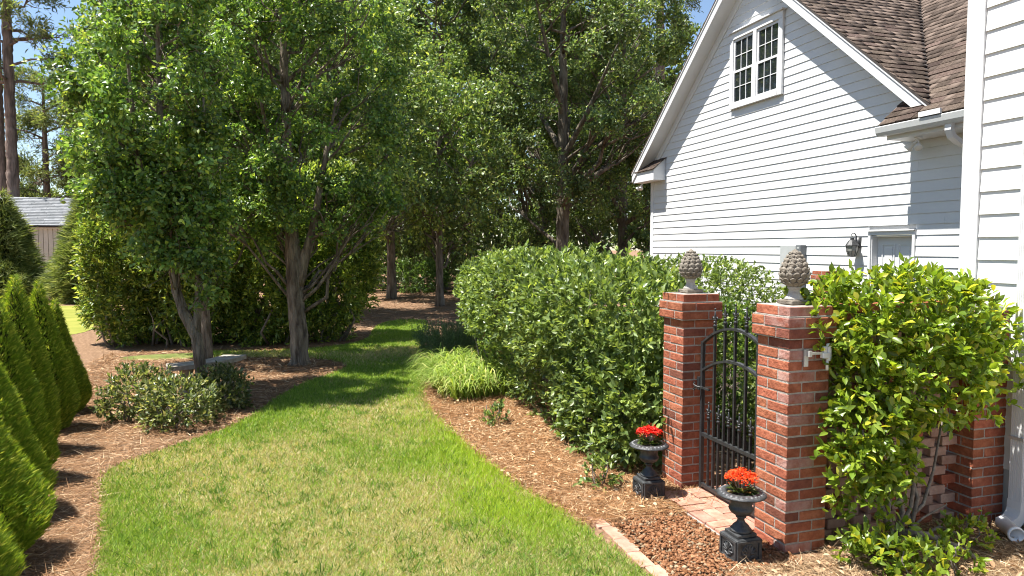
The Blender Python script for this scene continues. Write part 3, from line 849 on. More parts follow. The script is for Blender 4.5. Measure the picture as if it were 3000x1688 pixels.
# left return roof
W3 = V3(.35, 0, .27); W3 /= np.linalg.norm(W3)
TV = np.array([(-.5, 0, .002), (.5, 0, .002), (.5, 1, -.006), (-.5, 1, -.006), (-.5, 0, .011), (.5, 0, .011), (.5, 1, .003), (-.5, 1, .003)])
TF = [(3, 2, 1, 0), (4, 5, 6, 7), (0, 1, 5, 4), (1, 2, 6, 5), (2, 3, 7, 6), (3, 0, 4, 7)]
dist = [np.linalg.norm(t_[0] - CAM) / math.sqrt(t_[4]) + (99 if t_[0][0] > 11.5 else 0) for t_ in tabs]
order = np.argsort(dist)
sme = bpy.data.meshes.new('shingle'); sme.from_pydata([tuple(p) for p in TV], [], TF); sme.update(); sme.materials.append(M['shingle'])
for i in order[:300]:
    c, U, Vv, Nn, w_, par, rr = tabs[i]
    m = Matrix.Identity(4); off = wloc(par)
    for r in range(3):
        m[r][0] = U[r] * (w_ - .003); m[r][1] = Vv[r] * .165; m[r][2] = Nn[r] * (1 + .7 * (rr > .6)); m[r][3] = c[r] - off[r]
    o = bpy.data.objects.new('shingle', sme); col.objects.link(o); o.parent = par; o.matrix_basis = m
for par in (roof, rf2):
    Vs = []; Fs = []; Cs = []
    for i in order[300:]:
        c, U, Vv, Nn, w_, pp, rr = tabs[i]
        if pp is not par: continue
        b = len(Vs) * 8
        Vs.append(c + U * TV[:, 0:1] * (w_ - .003) + Vv * TV[:, 1:2] * .165 + Nn * TV[:, 2:3] * (1 + .7 * (rr > .6)))
        Fs += [tuple(k + b for k in f) for f in TF]
        Cs.append(np.repeat(np.array([(.18, .138, .113)]) * (.5 + 1.0 * ((rr * 7.3) % 1)), 8, 0))
    o = link('shingle_courses', mesh_np('shingle_courses', np.concatenate(Vs) - wloc(par), np.array(Fs), np.concatenate(Cs)), M['shingle_mass'], par); o['kind'] = 'stuff'
# eave return at the far corner
g = MB().prism([(OX + .024, 3.50), (WX - .014, 3.50), (WX - .014, 4.02), (OX + .024, 3.73)], 1, 14.78, 15.80); g.build('eave_return', M['trim'], house)
g = MB(); zf = lambda x: 3.735 + .829 * (x - OX)
for k in range(3):
    a, b = OX + .0 + k * .12, OX + .02 + (k + 1) * .12
    g.prism([(a - .01, zf(a) + .02), (min(b, WX - .013), zf(min(b, WX - .013)) + .012), (min(b, WX - .013), zf(min(b, WX - .013)) + .004), (a - .01, zf(a) + .006)], 1, 14.74, 15.70)
g.build('return_shingles', M['shingle'], house)
# eave box, fascia, gutter and leader elbow
MB().box(7.985, WX - .014, 3.95, 7.88, 3.40, 3.44).build('eave_soffit', M['trim'], house)
MB().box(7.965, 7.985, 3.95, 7.90, 3.40, 3.60).build('fascia', M['trim'], house)
MB().box(7.985, WX - .014, 7.86, 7.90, 3.44, 3.64).build('eave_end', M['trim'], house)
MB().prism([(7.96, 3.455), (7.86, 3.455), (7.83, 3.50), (7.815, 3.575), (7.825, 3.585), (7.845, 3.58), (7.845, 3.55), (7.955, 3.55)], 1, 3.95, 7.97).build('gutter', M['gutter'], house)
MB().box(7.80, 7.83, 6.92, 7.24, 3.595, 3.66).build('gutter_guard', M['trim'], house)
def squaretube(pts, hx, hy, name, mat, par):
    g = MB(); V = []
    n_ = len(pts)
    for (p, ax) in pts:
        p = np.array(p); ax = np.array(ax, float); ax /= np.linalg.norm(ax)
        yv = np.array([0, 1., 0]) if abs(ax[1]) < .9 else np.array([1., 0, 0])
        s_ = yv; q_ = np.cross(ax, s_); q_ /= np.linalg.norm(q_)
        for a_, b_ in ((-1, -1), (1, -1), (1, 1), (-1, 1)): V.append(p + s_ * a_ * hy + q_ * b_ * hx)
    F = [(4 * i + k, 4 * i + (k + 1) % 4, 4 * i + 4 + (k + 1) % 4, 4 * i + 4 + k) for i in range(n_ - 1) for k in range(4)] + [(3, 2, 1, 0), tuple(range(4 * n_ - 4, 4 * n_))]
    g.add(V, F); return g.build(name, mat, par)
squaretube([((7.90, 6.86, 3.46), (0, 0, -1)), ((7.90, 6.86, 3.38), (.1, 0, -1)), ((7.94, 6.86, 3.30), (.8, 0, -1)), ((8.05, 6.86, 3.24), (1, 0, -.35)), ((8.30, 6.86, 3.16), (1, 0, -.35)), ((8.36, 6.86, 3.08), (.3, 0, -1)), ((8.36, 6.86, .2), (0, 0, -1))], .03, .045, 'leader', M['trim'], house)

# attic window
wn = MB(); YW0, YW1, ZW0, ZW1 = 10.64, 12.21, 4.64, 6.11
for (a, b, c, d, nm) in ((YW0, YW0 + .115, ZW0, ZW1 - .14, 0), (YW1 - .115, YW1, ZW0, ZW1 - .14, 0)): pass
window = MB().box(WX - .020, WX + .05, YW0 + .10, YW1 - .10, ZW0 + .08, ZW1 - .13).build('window', M['trim'], house)
MB().box(WX - .068, WX - .021, YW0, YW0 + .105, ZW0, ZW1 - .13, .003).build('casing', M['trim'], window)
MB().box(WX - .068, WX - .021, YW1 - .105, YW1, ZW0, ZW1 - .13, .003).build('casing', M['trim'], window)
MB().box(WX - .070, WX - .021, YW0, YW1, ZW1 - .128, ZW1, .003).build('head_casing', M['trim'], window)
MB().box(WX - .11, WX - .021, YW0 - .03, YW1 + .03, ZW1 + .002, ZW1 + .03, .004).build('drip_cap', M['trim'], window)
MB().box(WX - .082, WX - .021, YW0 + .107, YW1 - .107, ZW0 - .0, ZW0 + .085, .003).build('sill', M['trim'], window)
MB().box(WX - .072, WX - .021, 11.375, 11.475, ZW0 + .087, ZW1 - .13, .003).build('mullion', M['trim'], window)
for (y0, y1) in ((YW0 + .107, 11.373), (11.477, YW1 - .107)):
    zb, zt = ZW0 + .087, ZW1 - .132; zm = (zb + zt) / 2
    for (z0, z1, xo) in ((zm - .02, zt, .020), (zb, zm + .02, .004)):
        x1 = WX - .021 ; xf = WX - .058 + (0.014 if z0 > zb else 0)
        g = MB(); fw_ = .042
        g.box(xf, WX - .021, y0, y0 + fw_, z0, z1); g.box(xf, WX - .021, y1 - fw_, y1, z0, z1)
        g.box(xf + .001, WX - .021, y0 + fw_, y1 - fw_, z0, z0 + fw_); g.box(xf + .001, WX - .021, y0 + fw_, y1 - fw_, z1 - fw_, z1)
        sash = g.build('sash', M['trim'], window)
        ya, yb, za, zb_ = y0 + fw_, y1 - fw_, z0 + fw_, z1 - fw_
        g = MB(); xm = xf + .006
        for k in (1, 2): yk = ya + (yb - ya) * k / 3; g.box(xm, xm + .012, yk - .007, yk + .007, za, zb_)
        zk = (za + zb_) / 2; g.box(xm + .001, xm + .0115, ya, yb, zk - .007, zk + .007)
        g.build('muntins', M['trim'], window)
        for k in range(3):
            for j in range(2):
                MB().box(xm + .013, xm + .016, ya + (yb - ya) * k / 3 + .001, ya + (yb - ya) * (k + 1) / 3 - .001, za + (zb_ - za) * j / 2 + .001, za + (zb_ - za) * (j + 1) / 2 - .001).build('pane', M['glass'], window)
# side door
DY0, DY1, DZ = 7.80, 8.56, 2.085
door = MB().box(WX + .10, WX + .14, DY0 + .02, DY1 - .02, .05, DZ - .02).build('door', M['trim'], house)
for (z0, z1) in ((1.60, 1.96), (.98, 1.50), (.25, .85)):
    for (y0, y1) in ((DY0 + .11, DY0 + .345), (DY1 - .345, DY1 - .11)):
        g = MB()
        for (a, b, c, d) in ((y0, y1, z1 - .018, z1), (y0, y1, z0, z0 + .018), (y0, y0 + .018, z0 + .018, z1 - .018), (y1 - .018, y1, z0 + .018, z1 - .018)):
            g.box(WX + .086, WX + .099, a, b, c, d)
        g.box(WX + .090, WX + .099, y0 + .045, y1 - .045, z0 + .045, z1 - .045, .004)
        g.build('door_panel', M['trim'], door)
g = MB().lathe([(.001, 0), (.02, .005), (.028, .02), (.02, .035), (.001, .04)], (WX + .06, DY0 + .09, 1.0), 12); g.build('knob', M['steel'], door)
for (y0, y1) in ((DY0 - .0, DY0 + .018), (DY1 - .018, DY1)):
    MB().box(WX - .01, WX + .15, y0, y1, .05, DZ - .02).build('door_jamb', M['trim'], house)
MB().box(WX - .01, WX + .15, DY0, DY1, DZ - .018, DZ).build('door_jamb', M['trim'], house)
for (y0, y1) in ((DY0 - .04, DY0 + .004), (DY1 - .004, DY1 + .04)):
    MB().box(WX - .034, WX - .011, y0, y1, .05, DZ + .005).build('door_casing', M['trim'], house)
MB().box(WX - .034, WX - .011, DY0 - .04, DY1 + .04, DZ + .006, DZ + .06).build('door_casing', M['trim'], house)
MB().box(WX - .06, WX - .011, DY0 - .05, DY1 + .05, DZ + .062, DZ + .08).build('door_casing', M['trim'], house)

# near block of the house
NX, NY = 4.65, 3.90
nw = MB().box(NX + .006, NX + .1, -3.0, NY, 0, 6.4).build('near_wall', M['sheath'], house)
MB().box(NX + .1, 8.35, NY - .1, NY - .002, 0, 6.4).build('end_wall', M['paint'], house)
z = .38
while z < 6.2:
    board(nw, NX, -3.0, NY - .136, -3.0, NY - .136, z, .159); z += .159
MB().box(NX - .028, NX + .004, NY - .132, NY + .004, .3, 6.3, .003).build('corner_board', M['trim'], house)
MB().box(NX + .006, 8.35, NY + .0, NY + .024, .3, 6.3, .003).build('end_siding', M['trim'], house)
slab([(NX - .45, -3.2, 6.42), (8.6, -3.2, 9.2), (8.6, NY + .3, 9.2), (NX - .45, NY + .3, 6.42)], .16).build('near_roof', M['shingle'], house)
# ribbed downspout with a kicked-out foot
def ribbed(y0, y1, x0, x1, z0, z1):
    g = MB(); k = 7
    g.box(x0 + .003, x1, y0, y1, z0, z1)
    for i in range(k):
        a = y0 + (y1 - y0) * (i + .18) / k; b = y0 + (y1 - y0) * (i + .82) / k
        g.box(x0, x0 + .003, a, b, z0, z1)
    for i in range(5):
        a = x0 + (x1 - x0) * (i + .18) / 5; b = x0 + (x1 - x0) * (i + .82) / 5
        g.box(a, b, y0 - .003, y0, z0, z1)
    return g
DSY0, DSY1 = 3.335, 3.425
dsp = ribbed(DSY0, DSY1, 4.565, 4.635, .20, 6.3).build('downspout', M['trim'], house)
g = MB(); V = []
prof = [((4.60, 3.38, .21), (0, 0, -1)), ((4.598, 3.38, .15), (-.15, 0, -1)), ((4.585, 3.38, .11), (-.5, 0, -1)), ((4.55, 3.38, .075), (-1, 0, -.8)), ((4.47, 3.38, .05), (-1, 0, -.3))]
squaretube(prof, .037, .047, 'elbow', M['trim'], dsp)
MB().box(4.555, 4.645, DSY0 - .006, DSY1 + .004, .62, .64).build('strap', M['steel'], dsp)
t = thing('drain_pipe', 'short grey white drain pipe end lying in the pine straw below the downspout', 'pipe', (4.40, 3.30, 0))
g = MB(); ax = unit(V3(-.45, -.9, -.10)); c0 = V3(4.44, 3.36, .085); s_ = unit(np.cross(ax, V3(0, 0, 1))); u_ = np.cross(s_, ax); V = []
for (dd, rr) in ((0, .045), (.15, .045), (.152, .050), (.175, .050), (.175, .041), (.03, .041)):
    for k in range(20): V.append(c0 + ax * dd + rr * (math.cos(k * math.pi / 10) * s_ + math.sin(k * math.pi / 10) * u_))
g.add(V, [(i * 20 + k, i * 20 + (k + 1) % 20, i * 20 + 20 + (k + 1) % 20, i * 20 + 20 + k) for i in range(5) for k in range(20)])
g.build('pipe', M['plastic'], t, True)

# fixtures on the house
def flood(cx, cy, cz, label):
    t = thing('floodlight', label, 'floodlight', (cx, cy, cz), 'twin floodlights under the eaves')
    MB().lathe([(.001, -.02), (.05, -.018), (.05, 0), (.001, .001)], (cx, cy, cz), 16).build('base', M['plastic'], t, True)
    for (dx, dy) in ((-.10, .13), (-.10, -.10)):
        d_ = unit(V3(dx, dy, -.16)); p0 = V3(cx, cy, cz - .02)
        MB().tube([p0, p0 + d_ * .09], .012, 8).build('arm', M['plastic'], t)
        q = p0 + d_ * .08
        MB().tube([q, q + d_ * .02, q + d_ * .05, q + d_ * .095, q + d_ * .11], [.02, .026, .035, .056, .05], 14).build('bulb', M['bulb'], t, True)
flood(8.15, 7.55, 3.40, 'twin floodlights under the eave beside the gutter elbow')
flood(8.22, 15.60, 3.50, 'twin floodlights below the far eave return')
lx, ly = 8.26, 8.80
t = thing('wall_lantern', 'black carriage lantern with clear glass beside the side door', 'lantern', (lx, ly, 1.75))
MB().lathe([(.001, 0), (.05, .0), (.05, .16), (.001, .16)], (WX - .02, ly, 1.90), 14).build('wall_plate', M['iron'], t, True)
MB().tube([(WX - .03, ly, 1.98), (WX - .06, ly, 2.07), (WX - .10, ly, 2.125), (lx + .005, ly, 2.125), (lx - .02, ly, 2.10), (lx, ly, 2.07)], [.009, .009, .008, .007, .006, .005], 8).build('arm', M['iron'], t, True)
MB().lathe([(.006, .20), (.03, .195), (.032, .165), (.05, .155), (.095, .085), (.10, .075), (.088, .07)], (lx, ly, 1.86), 8).build('cap', M['iron'], t)
MB().lathe([(.082, .07), (.078, -.01), (.052, -.085), (.03, -.09)], (lx, ly, 1.86), 8).build('glass', M['lamp_glass'], t)
g = MB()
for k in range(8):
    a = 2 * math.pi * k / 8
    g.tube([(lx + .085 * math.cos(a), ly + .085 * math.sin(a), 1.93), (lx + .081 * math.cos(a), ly + .081 * math.sin(a), 1.85), (lx + .055 * math.cos(a), ly + .055 * math.sin(a), 1.775)], .004, 5)
g.lathe([(.05, -.082), (.056, -.086), (.03, -.10), (.001, -.105)], (lx, ly, 1.86), 8)
g.build('cage', M['iron'], t)
t = thing('utility_box', 'grey electrical enclosure with dark side panel mounted on the clapboards', 'utility box', (8.34, 10.22, 1.2))
MB().box(8.27, 8.386, 10.09, 10.50, 1.15, 1.945, .006).build('cabinet', M['boxgrey'], t)
MB().box(8.262, 8.386, 9.965, 10.087, 1.15, 1.95, .006).build('side_panel', M['boxdark'], t)
MB().box(8.258, 8.2615, 9.99, 10.05, 1.885, 1.915).build('nameplate', M['boxgrey'], t)

# ------------------------------------------------------------------ shed far left
sh = thing('garden_shed', 'beige board shed with pale grey shingle roof beyond the conifers', 'shed', (-12, 39, 0))
wl = MB().box(-16.9, -10.45, 38.32, 42.6, 0, 3.0).build('wall', M['shedwall'], sh)
for k in range(32):
    MB().box(-16.9 + k * .2 + .012, -16.9 + (k + 1) * .2 - .012, 38.27, 38.318, 0, 2.88).build('siding_panel', M['shedwall'], wl)
MB().box(-17.0, -10.35, 38.2, 38.31, 2.82, 2.98).build('fascia', M['trim'], sh)
rf = slab([(-17.1, 38.05, 2.95), (-10.2, 38.05, 2.95), (-10.2, 40.5, 4.40), (-17.1, 40.5, 4.40)], .07).build('roof', M['deck'], sh)
slab([(-17.1, 40.5, 4.40), (-10.2, 40.5, 4.40), (-10.2, 42.9, 2.95), (-17.1, 42.9, 2.95)], .07).build('rear_roof', M['shingle_grey'], sh)
for k in range(18):
    y0 = 38.05 + k * .137; za = 2.955 + .592 * (y0 - 38.05); x = -17.1 - random.random() * .3
    while x < -10.2:
        x2 = min(x + random.uniform(.6, 1.1), -10.2)
        g = MB(); V = [(max(x, -17.1), y0 - .01, za + .03), (x2 - .01, y0 - .01, za + .03), (x2 - .01, y0 + .14, za + .095), (max(x, -17.1), y0 + .14, za + .095)]
        V += [(a, b, c - .02) for a, b, c in V]
        g.add(V, [(0, 1, 2, 3), (7, 6, 5, 4), (0, 4, 5, 1), (1, 5, 6, 2), (2, 6, 7, 3), (3, 7, 4, 0)]); g.build('shingle', M['shingle_grey'], rf)
        x = x2

# curved garden bench
t = thing('garden_bench', 'curved pale concrete bench on the mulch behind the leaning pear trunk', 'bench', (-1.0, 10.0, 0))
g = MB(); V = []; cx, cy, r0, r1 = -1.75, 10.75, .80, 1.12; k = 12
for zz in (.34, .395):
    for i in range(k + 1):
        a = R(-80) + R(66) * i / k
        for rr in (r0, r1): V.append((cx + rr * math.cos(a), cy + rr * math.sin(a), zz))
nn = 2 * (k + 1); F = []
for i in range(k):
    a = 2 * i
    F += [(a, a + 2, a + 3, a + 1), (nn + a, nn + a + 1, nn + a + 3, nn + a + 2), (a, nn + a, nn + a + 2, a + 2), (a + 1, a + 3, nn + a + 3, nn + a + 1)]
F += [(0, 1, nn + 1, nn), (2 * k, nn + 2 * k, nn + 2 * k + 1, 2 * k + 1)]
g.add(V, F); g.build('seat', M['concrete'], t)
for aa in (-66, -28):
    a = R(aa); c = (cx + .96 * math.cos(a), cy + .96 * math.sin(a))
    g = MB(); g.lathe([(.10, 0), (.10, .04), (.065, .08), (.06, .2), (.09, .32), (.09, .3395)], (*c, 0), 12); g.build('leg', M['concrete'], t, True)

# ------------------------------------------------------------------ trees
def wobble(p0, p1, k, amp, r):
    p0, p1 = np.array(p0, float), np.array(p1, float)
    return [p0 + (p1 - p0) * i / k + (r.normal(size=3) * amp * np.linalg.norm(p1 - p0) if 0 < i < k else 0) for i in range(k + 1)]

def tree(name, label, base, trunks, clumps, nleaf, L, W, colr, mat='leaf', bk='bark', group=None, limb_r=.022, nlimb=60, parts=0, tmpl=T_DIAMOND, zfork=.5,
         flat=.85, droop=.15, cat='tree', up=.55, sig=.5, tw=20):
    t = thing(name, label, cat, base, group)
    g = MB(); axis = []
    for pts, rad in trunks:
        # densify
        P = [np.array(p, float) for p in pts]; PP = []; RR = []
        for i in range(len(P) - 1):
            k = max(2, int(np.linalg.norm(P[i + 1] - P[i]) / .16))
            for j in range(k):
                PP.append(P[i] + (P[i + 1] - P[i]) * j / k + rng.normal(size=3) * rad[i] * .05); RR.append((rad[i] + (rad[i + 1] - rad[i]) * j / k) * rng.uniform(.95, 1.05))
        PP.append(P[-1]); RR.append(rad[-1])
        g.tube(PP, RR, 14, wob=.05); axis += list(zip(PP, RR))
    g.build('trunk', M[bk], t, True)
    AX = np.array([a[0] for a in axis])
    C0 = np.array([c[0] for c in clumps]); R0 = np.array([c[1] for c in clumps])
    g = MB()
    for i in rng.permutation(len(C0))[:nlimb]:
        c = C0[i]; d = AX - c; hd = np.hypot(d[:, 0], d[:, 1])
        want = c[2] - hd * zfork * 1.3
        k = np.argmin(np.abs(AX[:, 2] - want) + .25 * hd)
        p = wobble(AX[k], c, 5, .045, rng); ln = np.linalg.norm(c - AX[k])
        r0 = min(axis[k][1] * .6, limb_r * (.4 + .5 * ln))
        g.tube(p, list(np.linspace(r0, .005, 6)), 6)
        for q in range(3):
            e_ = c + rng.normal(size=3) * R0[i] * .7
            g.tube(wobble(p[3], e_, 3, .06, rng), [r0 * .4, r0 * .3, .004, .003], 5)
    if len(g.v): g.build('limbs', M[bk], t, True)['kind'] = 'stuff'
    wgt = R0 ** 2 * rng.uniform(.5, 1.5, len(R0)); idx = rng.choice(len(C0), nleaf, p=wgt / wgt.sum())
    # leaves sit along twigs that fan out of each clump
    nt_ = max(300, nleaf // tw); ti = rng.choice(len(C0), nt_, p=wgt / wgt.sum())
    actr = np.array([AX[np.argmin(np.abs(AX[:, 2] - c[2]) + .3 * np.hypot(AX[:, 0] - c[0], AX[:, 1] - c[1]))] for c in C0])
    tout = unit(C0 - actr)[ti]
    td = unit(tout * .55 + rvec(nt_) * .85 + np.array([0, 0, .35 - droop])); td[:, 2] *= flat; td = unit(td)
    tl = R0[ti] * rng.uniform(.7, 1.35, nt_)
    ts = C0[ti] + rng.normal(size=(nt_, 3)) * (R0[ti] * sig * .62)[:, None] - td * (tl * .4)[:, None]
    k_ = rng.integers(0, nt_, nleaf); tt_ = rng.random(nleaf) ** .8
    C = ts[k_] + td[k_] * (tl[k_] * tt_)[:, None] + rng.normal(size=(nleaf, 3)) * (L * .42)
    idx = ti[k_]; off = C - C0[idx] + td[k_] * .05
    leaves('twigs', ts, td, rvec(nt_), tl, max(.006, L * .09), pal(nt_, (.10, .08, .06), (.24, .20, .16)), M['straw'], t, T_BLADE)
    ok = C[:, 2] > .15; C, idx, off = C[ok], idx[ok], off[ok]; n_ = len(C)
    ctr = AX[np.argmin(np.abs(AX[:, 2][None] - C[:, 2:3]), axis=1)] if len(AX) < 400 else C0.mean(0)
    out = unit(unit(C - ctr) * .6 + unit(off) * .7)
    A = unit(out * .6 + rvec(n_) * .9 + np.array([0, 0, -droop]))
    N = unit(np.array([0, 0, up]) + out * .6 + rvec(n_) * .75)
    tint = np.array([rng.uniform(.75, 1.28) for _ in range(len(C0))])[idx][:, None] * rng.uniform(.75, 1.3, nt_)[k_[ok]][:, None]
    cols = pal(n_, *colr) * tint
    Ls = L * rng.uniform(.65, 1.2, n_); Ws = W * rng.uniform(.7, 1.15, n_)
    if parts:
        sel = largest_seen(C, Ls, parts); m_ = np.ones(n_, bool); m_[sel] = False
        leaf_parts(C[sel], A[sel], N[sel], Ls[sel], Ws[sel], cols[sel], M[mat + '_one'], t)
        C, A, N, Ls, Ws, cols = C[m_], A[m_], N[m_], Ls[m_], Ws[m_], cols[m_]
    leaves('crown', C, A, N, Ls, Ws, cols, M[mat], t, tmpl)
    return t

def clumps_in(n, c, r, rc=(.22, .42), p=2.2, inner=.25, zmin=.8, amp=.18, fr=1.2):
    """clump centres spread through a lumpy ellipsoid, denser towards the outside"""
    out = []
    c = np.array(c, float); r = np.array(r, float)
    while len(out) < n:
        q = rng.uniform(-1.1, 1.1, 3); f = (np.abs(q) ** p).sum() ** (1 / p)
        P = c + q * r
        f /= 1 + amp * lump(P[None], fr)[0]
        if f > 1 or P[2] < zmin or rng.random() > inner + (1 - inner) * f ** 1.5: continue
        out.append((P, rng.uniform(*rc)))
    return out

PEAR = ((.060, .125, .030), (.190, .310, .065), (.36, .46, .09), .15)
# leaning pear with the bench
bA = (-1.13, 9.6, 0)
trA = [([(-1.13, 9.6, -.05), (-1.15, 9.6, .3), (-1.19, 9.6, .78), (-1.33, 9.62, 1.08), (-1.42, 9.65, 1.35), (-1.5, 9.7, 2.2), (-1.56, 9.7, 3.6), (-1.55, 9.7, 5.6)], [.088, .072, .068, .064, .056, .048, .036, .012]),
       ([(-1.19, 9.6, .78), (-1.15, 9.58, 1.3), (-1.12, 9.6, 2.2), (-1.05, 9.65, 3.8)], [.05, .044, .036, .015]),
       ([(-1.5, 9.7, 2.0), (-1.72, 9.5, 2.6), (-1.80, 9.4, 3.2), (-1.85, 9.4, 4.4)], [.04, .036, .03, .012])]
cA = clumps_in(120, (-1.62, 9.7, 4.1), (.80, 1.0, 2.2), (.20, .36), zmin=1.9) + clumps_in(40, (-1.45, 9.65, 2.25), (.55, .65, .75), (.17, .28), zmin=1.45) + clumps_in(20, (-1.12, 9.6, 1.62), (.36, .4, .42), (.14, .22), zmin=1.25)
tree('pear_tree', 'leafy pear tree with a leaning forked trunk in front of the bench', bA, trA, cA, 42000, .074, .046, PEAR, 'leaf_gloss', 'bark', 'pear trees in the mulch bed', parts=300, zfork=.8)
# second pear
trB = [([(.07, 11.8, -.05), (.06, 11.8, .15), (.03, 11.8, .8), (0, 11.8, 1.6), (-.03, 11.8, 2.3), (-.08, 11.85, 3.4), (-.1, 11.9, 5), (-.1, 11.9, 7.2)], [.20, .145, .130, .135, .10, .085, .06, .015]),
       ([(.03, 11.8, 1.3), (.16, 11.78, 1.75), (.30, 11.75, 2.15), (.42, 11.7, 2.9), (.7, 11.7, 4.3)], [.11, .088, .072, .05, .015]),
       ([(.26, 11.75, 2.05), (.42, 11.6, 2.12), (.62, 11.5, 2.14)], [.035, .028, .02]),
       ([(-.02, 11.8, 2.0), (-.2, 11.75, 2.9), (-.5, 11.7, 4.4)], [.07, .05, .015])]
cB = clumps_in(190, (.12, 11.85, 4.6), (1.55, 1.4, 3.0), (.22, .40), zmin=1.9) + clumps_in(24, (-.5, 11.6, 2.5), (.8, .7, .5), (.18, .28), zmin=2.0) + clumps_in(22, (.85, 11.7, 2.7), (.75, .7, .5), (.18, .28), zmin=2.15)
tree('pear_tree', 'pear tree with a thick upright trunk on the tip of the mulch bed', (.07, 11.8, 0), trB, cB, 52000, .074, .047, PEAR, 'leaf_gloss', 'bark', 'pear trees in the mulch bed', zfork=.9, nlimb=80)
# third, thin trunk behind the bench
trC = [([(-1.42, 12.65, -.05), (-1.44, 12.65, .9), (-1.46, 12.65, 2.2), (-1.5, 12.7, 4), (-1.5, 12.7, 6.5)], [.10, .082, .075, .06, .015])]
cC = clumps_in(110, (-1.6, 12.8, 4.3), (1.7, 1.3, 2.7), (.25, .42), zmin=1.9)
tree('pear_tree', 'slim pear tree rising straight behind the curved bench', (-1.42, 12.65, 0), trC, cC, 20000, .080, .052, PEAR, 'leaf_gloss', 'bark', 'pear trees in the mulch bed', zfork=.9)

# woodland behind
OAK = ((.065, .118, .034), (.195, .285, .075), (.36, .42, .12), .16)
OAK2 = ((.058, .102, .034), (.170, .245, .075), (.32, .37, .13), .14)
def oak(label, x, y, h, rx, tr, n, lo=.28, L=.12, colr=OAK, rc=(.45, .85), ncl=120, lean=0, name='oak_tree', fork=2.2):
    tr = tr * .78
    tp = [([(x, y, -.1), (x + lean * .1, y, h * .12), (x + lean * .4, y, h * .35), (x + lean * .7, y, h * .62), (x + lean, y, h * .9)], [tr * 1.35, tr, tr * .85, tr * .55, .03])]
    for k in range(4):
        a = rng.uniform(0, 6.28); z0 = h * rng.uniform(.22, .5)
        tp.append(([(x + lean * .3, y, z0), (x + .35 * rx * math.cos(a), y + .35 * rx * math.sin(a), z0 + h * .10), (x + .75 * rx * math.cos(a), y + .75 * rx * math.sin(a), z0 + h * .24)], [tr * .5, tr * .35, .03]))
    cl = clumps_in(ncl, (x + lean * .5, y, h * (lo + 1) / 2), (rx, rx, h * (1 - lo) / 2), rc, zmin=h * lo * .8, amp=.25, fr=.55, inner=.35)
    tree(name, label, (x, y, 0), tp, cl, n, L * 1.36, L * .80, colr, 'leaf', 'bark_oak', 'woodland trees behind the garden', limb_r=.05, nlimb=45, zfork=.6, flat=.7)
oak('small oak with a slender grey trunk on the bare mulch', 4.53, 22.5, 7.5, 2.2, .155, 18240, .30, .11)
oak('dark trunked oak beside the woodland clearing', 3.5, 26.5, 11, 2.9, .20, 22800, .26, .12)
oak('broad oak with dark forked limbs behind the long hedge', 10.2, 26.0, 15.5, 4.1, .33, 50160, .13, .115, OAK2, ncl=170)
oak('tall oak leaning close to the gable roof', 14.3, 29, 14.6, 3.6, .28, 36480, .09, .125, OAK2, ncl=140)
oak('bushy oak filling the gap behind the second pear', 1.0, 20.0, 9.5, 2.7, .16, 27360, .22, .11, ncl=120)
oak('oak with pale crown behind the big evergreen shrubs', -2.8, 21.5, 9.5, 2.6, .17, 24320, .22, .11, ncl=110)
oak('round oak in the second row of the wood', 6.6, 32, 17, 4.2, .26, 34960, .10, .15, OAK2)
oak('dense oak in the second row behind the clearing', 1.5, 34, 17, 4.4, .28, 31920, .10, .16, OAK)
oak('dark oak in the second row behind the slim pear', -4.6, 35, 12.5, 3.4, .26, 19760, .12, .16, OAK)
oak('far oak at the back of the wood beyond the hedge', 13.5, 38, 18.5, 4.6, .3, 22800, .08, .18, OAK2)
oak('farthest oak above the roof edge', 20.5, 38, 13.5, 4.6, .3, 19760, .08, .18, OAK2)
oak('far oak closing the view behind the clearing', 6.5, 42, 17, 5.2, .3, 19760, .05, .21, OAK2)
oak('far oak closing the view behind the bench', -3.0, 46, 17, 5.2, .3, 16720, .06, .22, OAK)
C, N = solid_shell(45000, (9, 56, 9.0), (21, 4, 12), p=3.2, t0=.55, amp=.22, fr=.25)
A, F = leaf_dirs(N)
o = leaves('far_wood', C, A, F, .62 * rng.uniform(.6, 1.2, 45000), .38, pal(45000, *OAK2), M['leaf'], None)
tag(o, 'solid mass of far woodland foliage behind the oaks', 'woodland')
# tall bare pine trunk above the gable
def pine(label, x, y, h, tr, lo, rx, n, L=.2, lean=0, grp='tall pines'):
    tp = [([(x, y, -.1), (x, y, h * .3), (x + lean * .5, y, h * .6), (x + lean, y, h * .97)], [tr * 1.15, tr, tr * .8, tr * .2])]
    cl = []
    for k in range(46):
        z0 = h * rng.uniform(lo, .98); a = rng.uniform(0, 6.28); rr = rx * rng.uniform(.35, 1) * (1 - .45 * (z0 / h - lo) / (1 - lo))
        p = V3(x + lean * z0 / h + rr * math.cos(a), y + rr * math.sin(a), z0)
        cl.append((p, rng.uniform(.55, 1.0)))
        if k % 4 == 0: tp.append(([(x + lean * z0 / h, y, z0 - rr * .25), (p[0] * .5 + (x + lean * z0 / h) * .5, p[1] * .5 + y * .5, z0 - rr * .05), tuple(p)], [tr * .3, tr * .2, .03]))
    tree('pine_tree', label, (x, y, 0), tp, cl, n, L, L * .12, ((.09, .13, .05), (.25, .30, .12), (.36, .38, .18), .12), 'needle', 'bark_pine', grp, limb_r=.05, nlimb=46, zfork=.15, flat=.35, tmpl=T_DIAMOND, droop=-.2)  # needle greens lightened to stand in for distance haze
pine('tall pine with a thick dark trunk behind the shed', -14.3, 44, 24, .27, .46, 3.4, 13000, .34)
pine('second pine trunk standing tight beside the first behind the shed', -15.45, 46, 25, .20, .68, 3.0, 6000, .34)
pine('mid height pine with airy crown above the shed roof', -16.8, 58, 14.4, .24, .30, 3.2, 15000, .34)
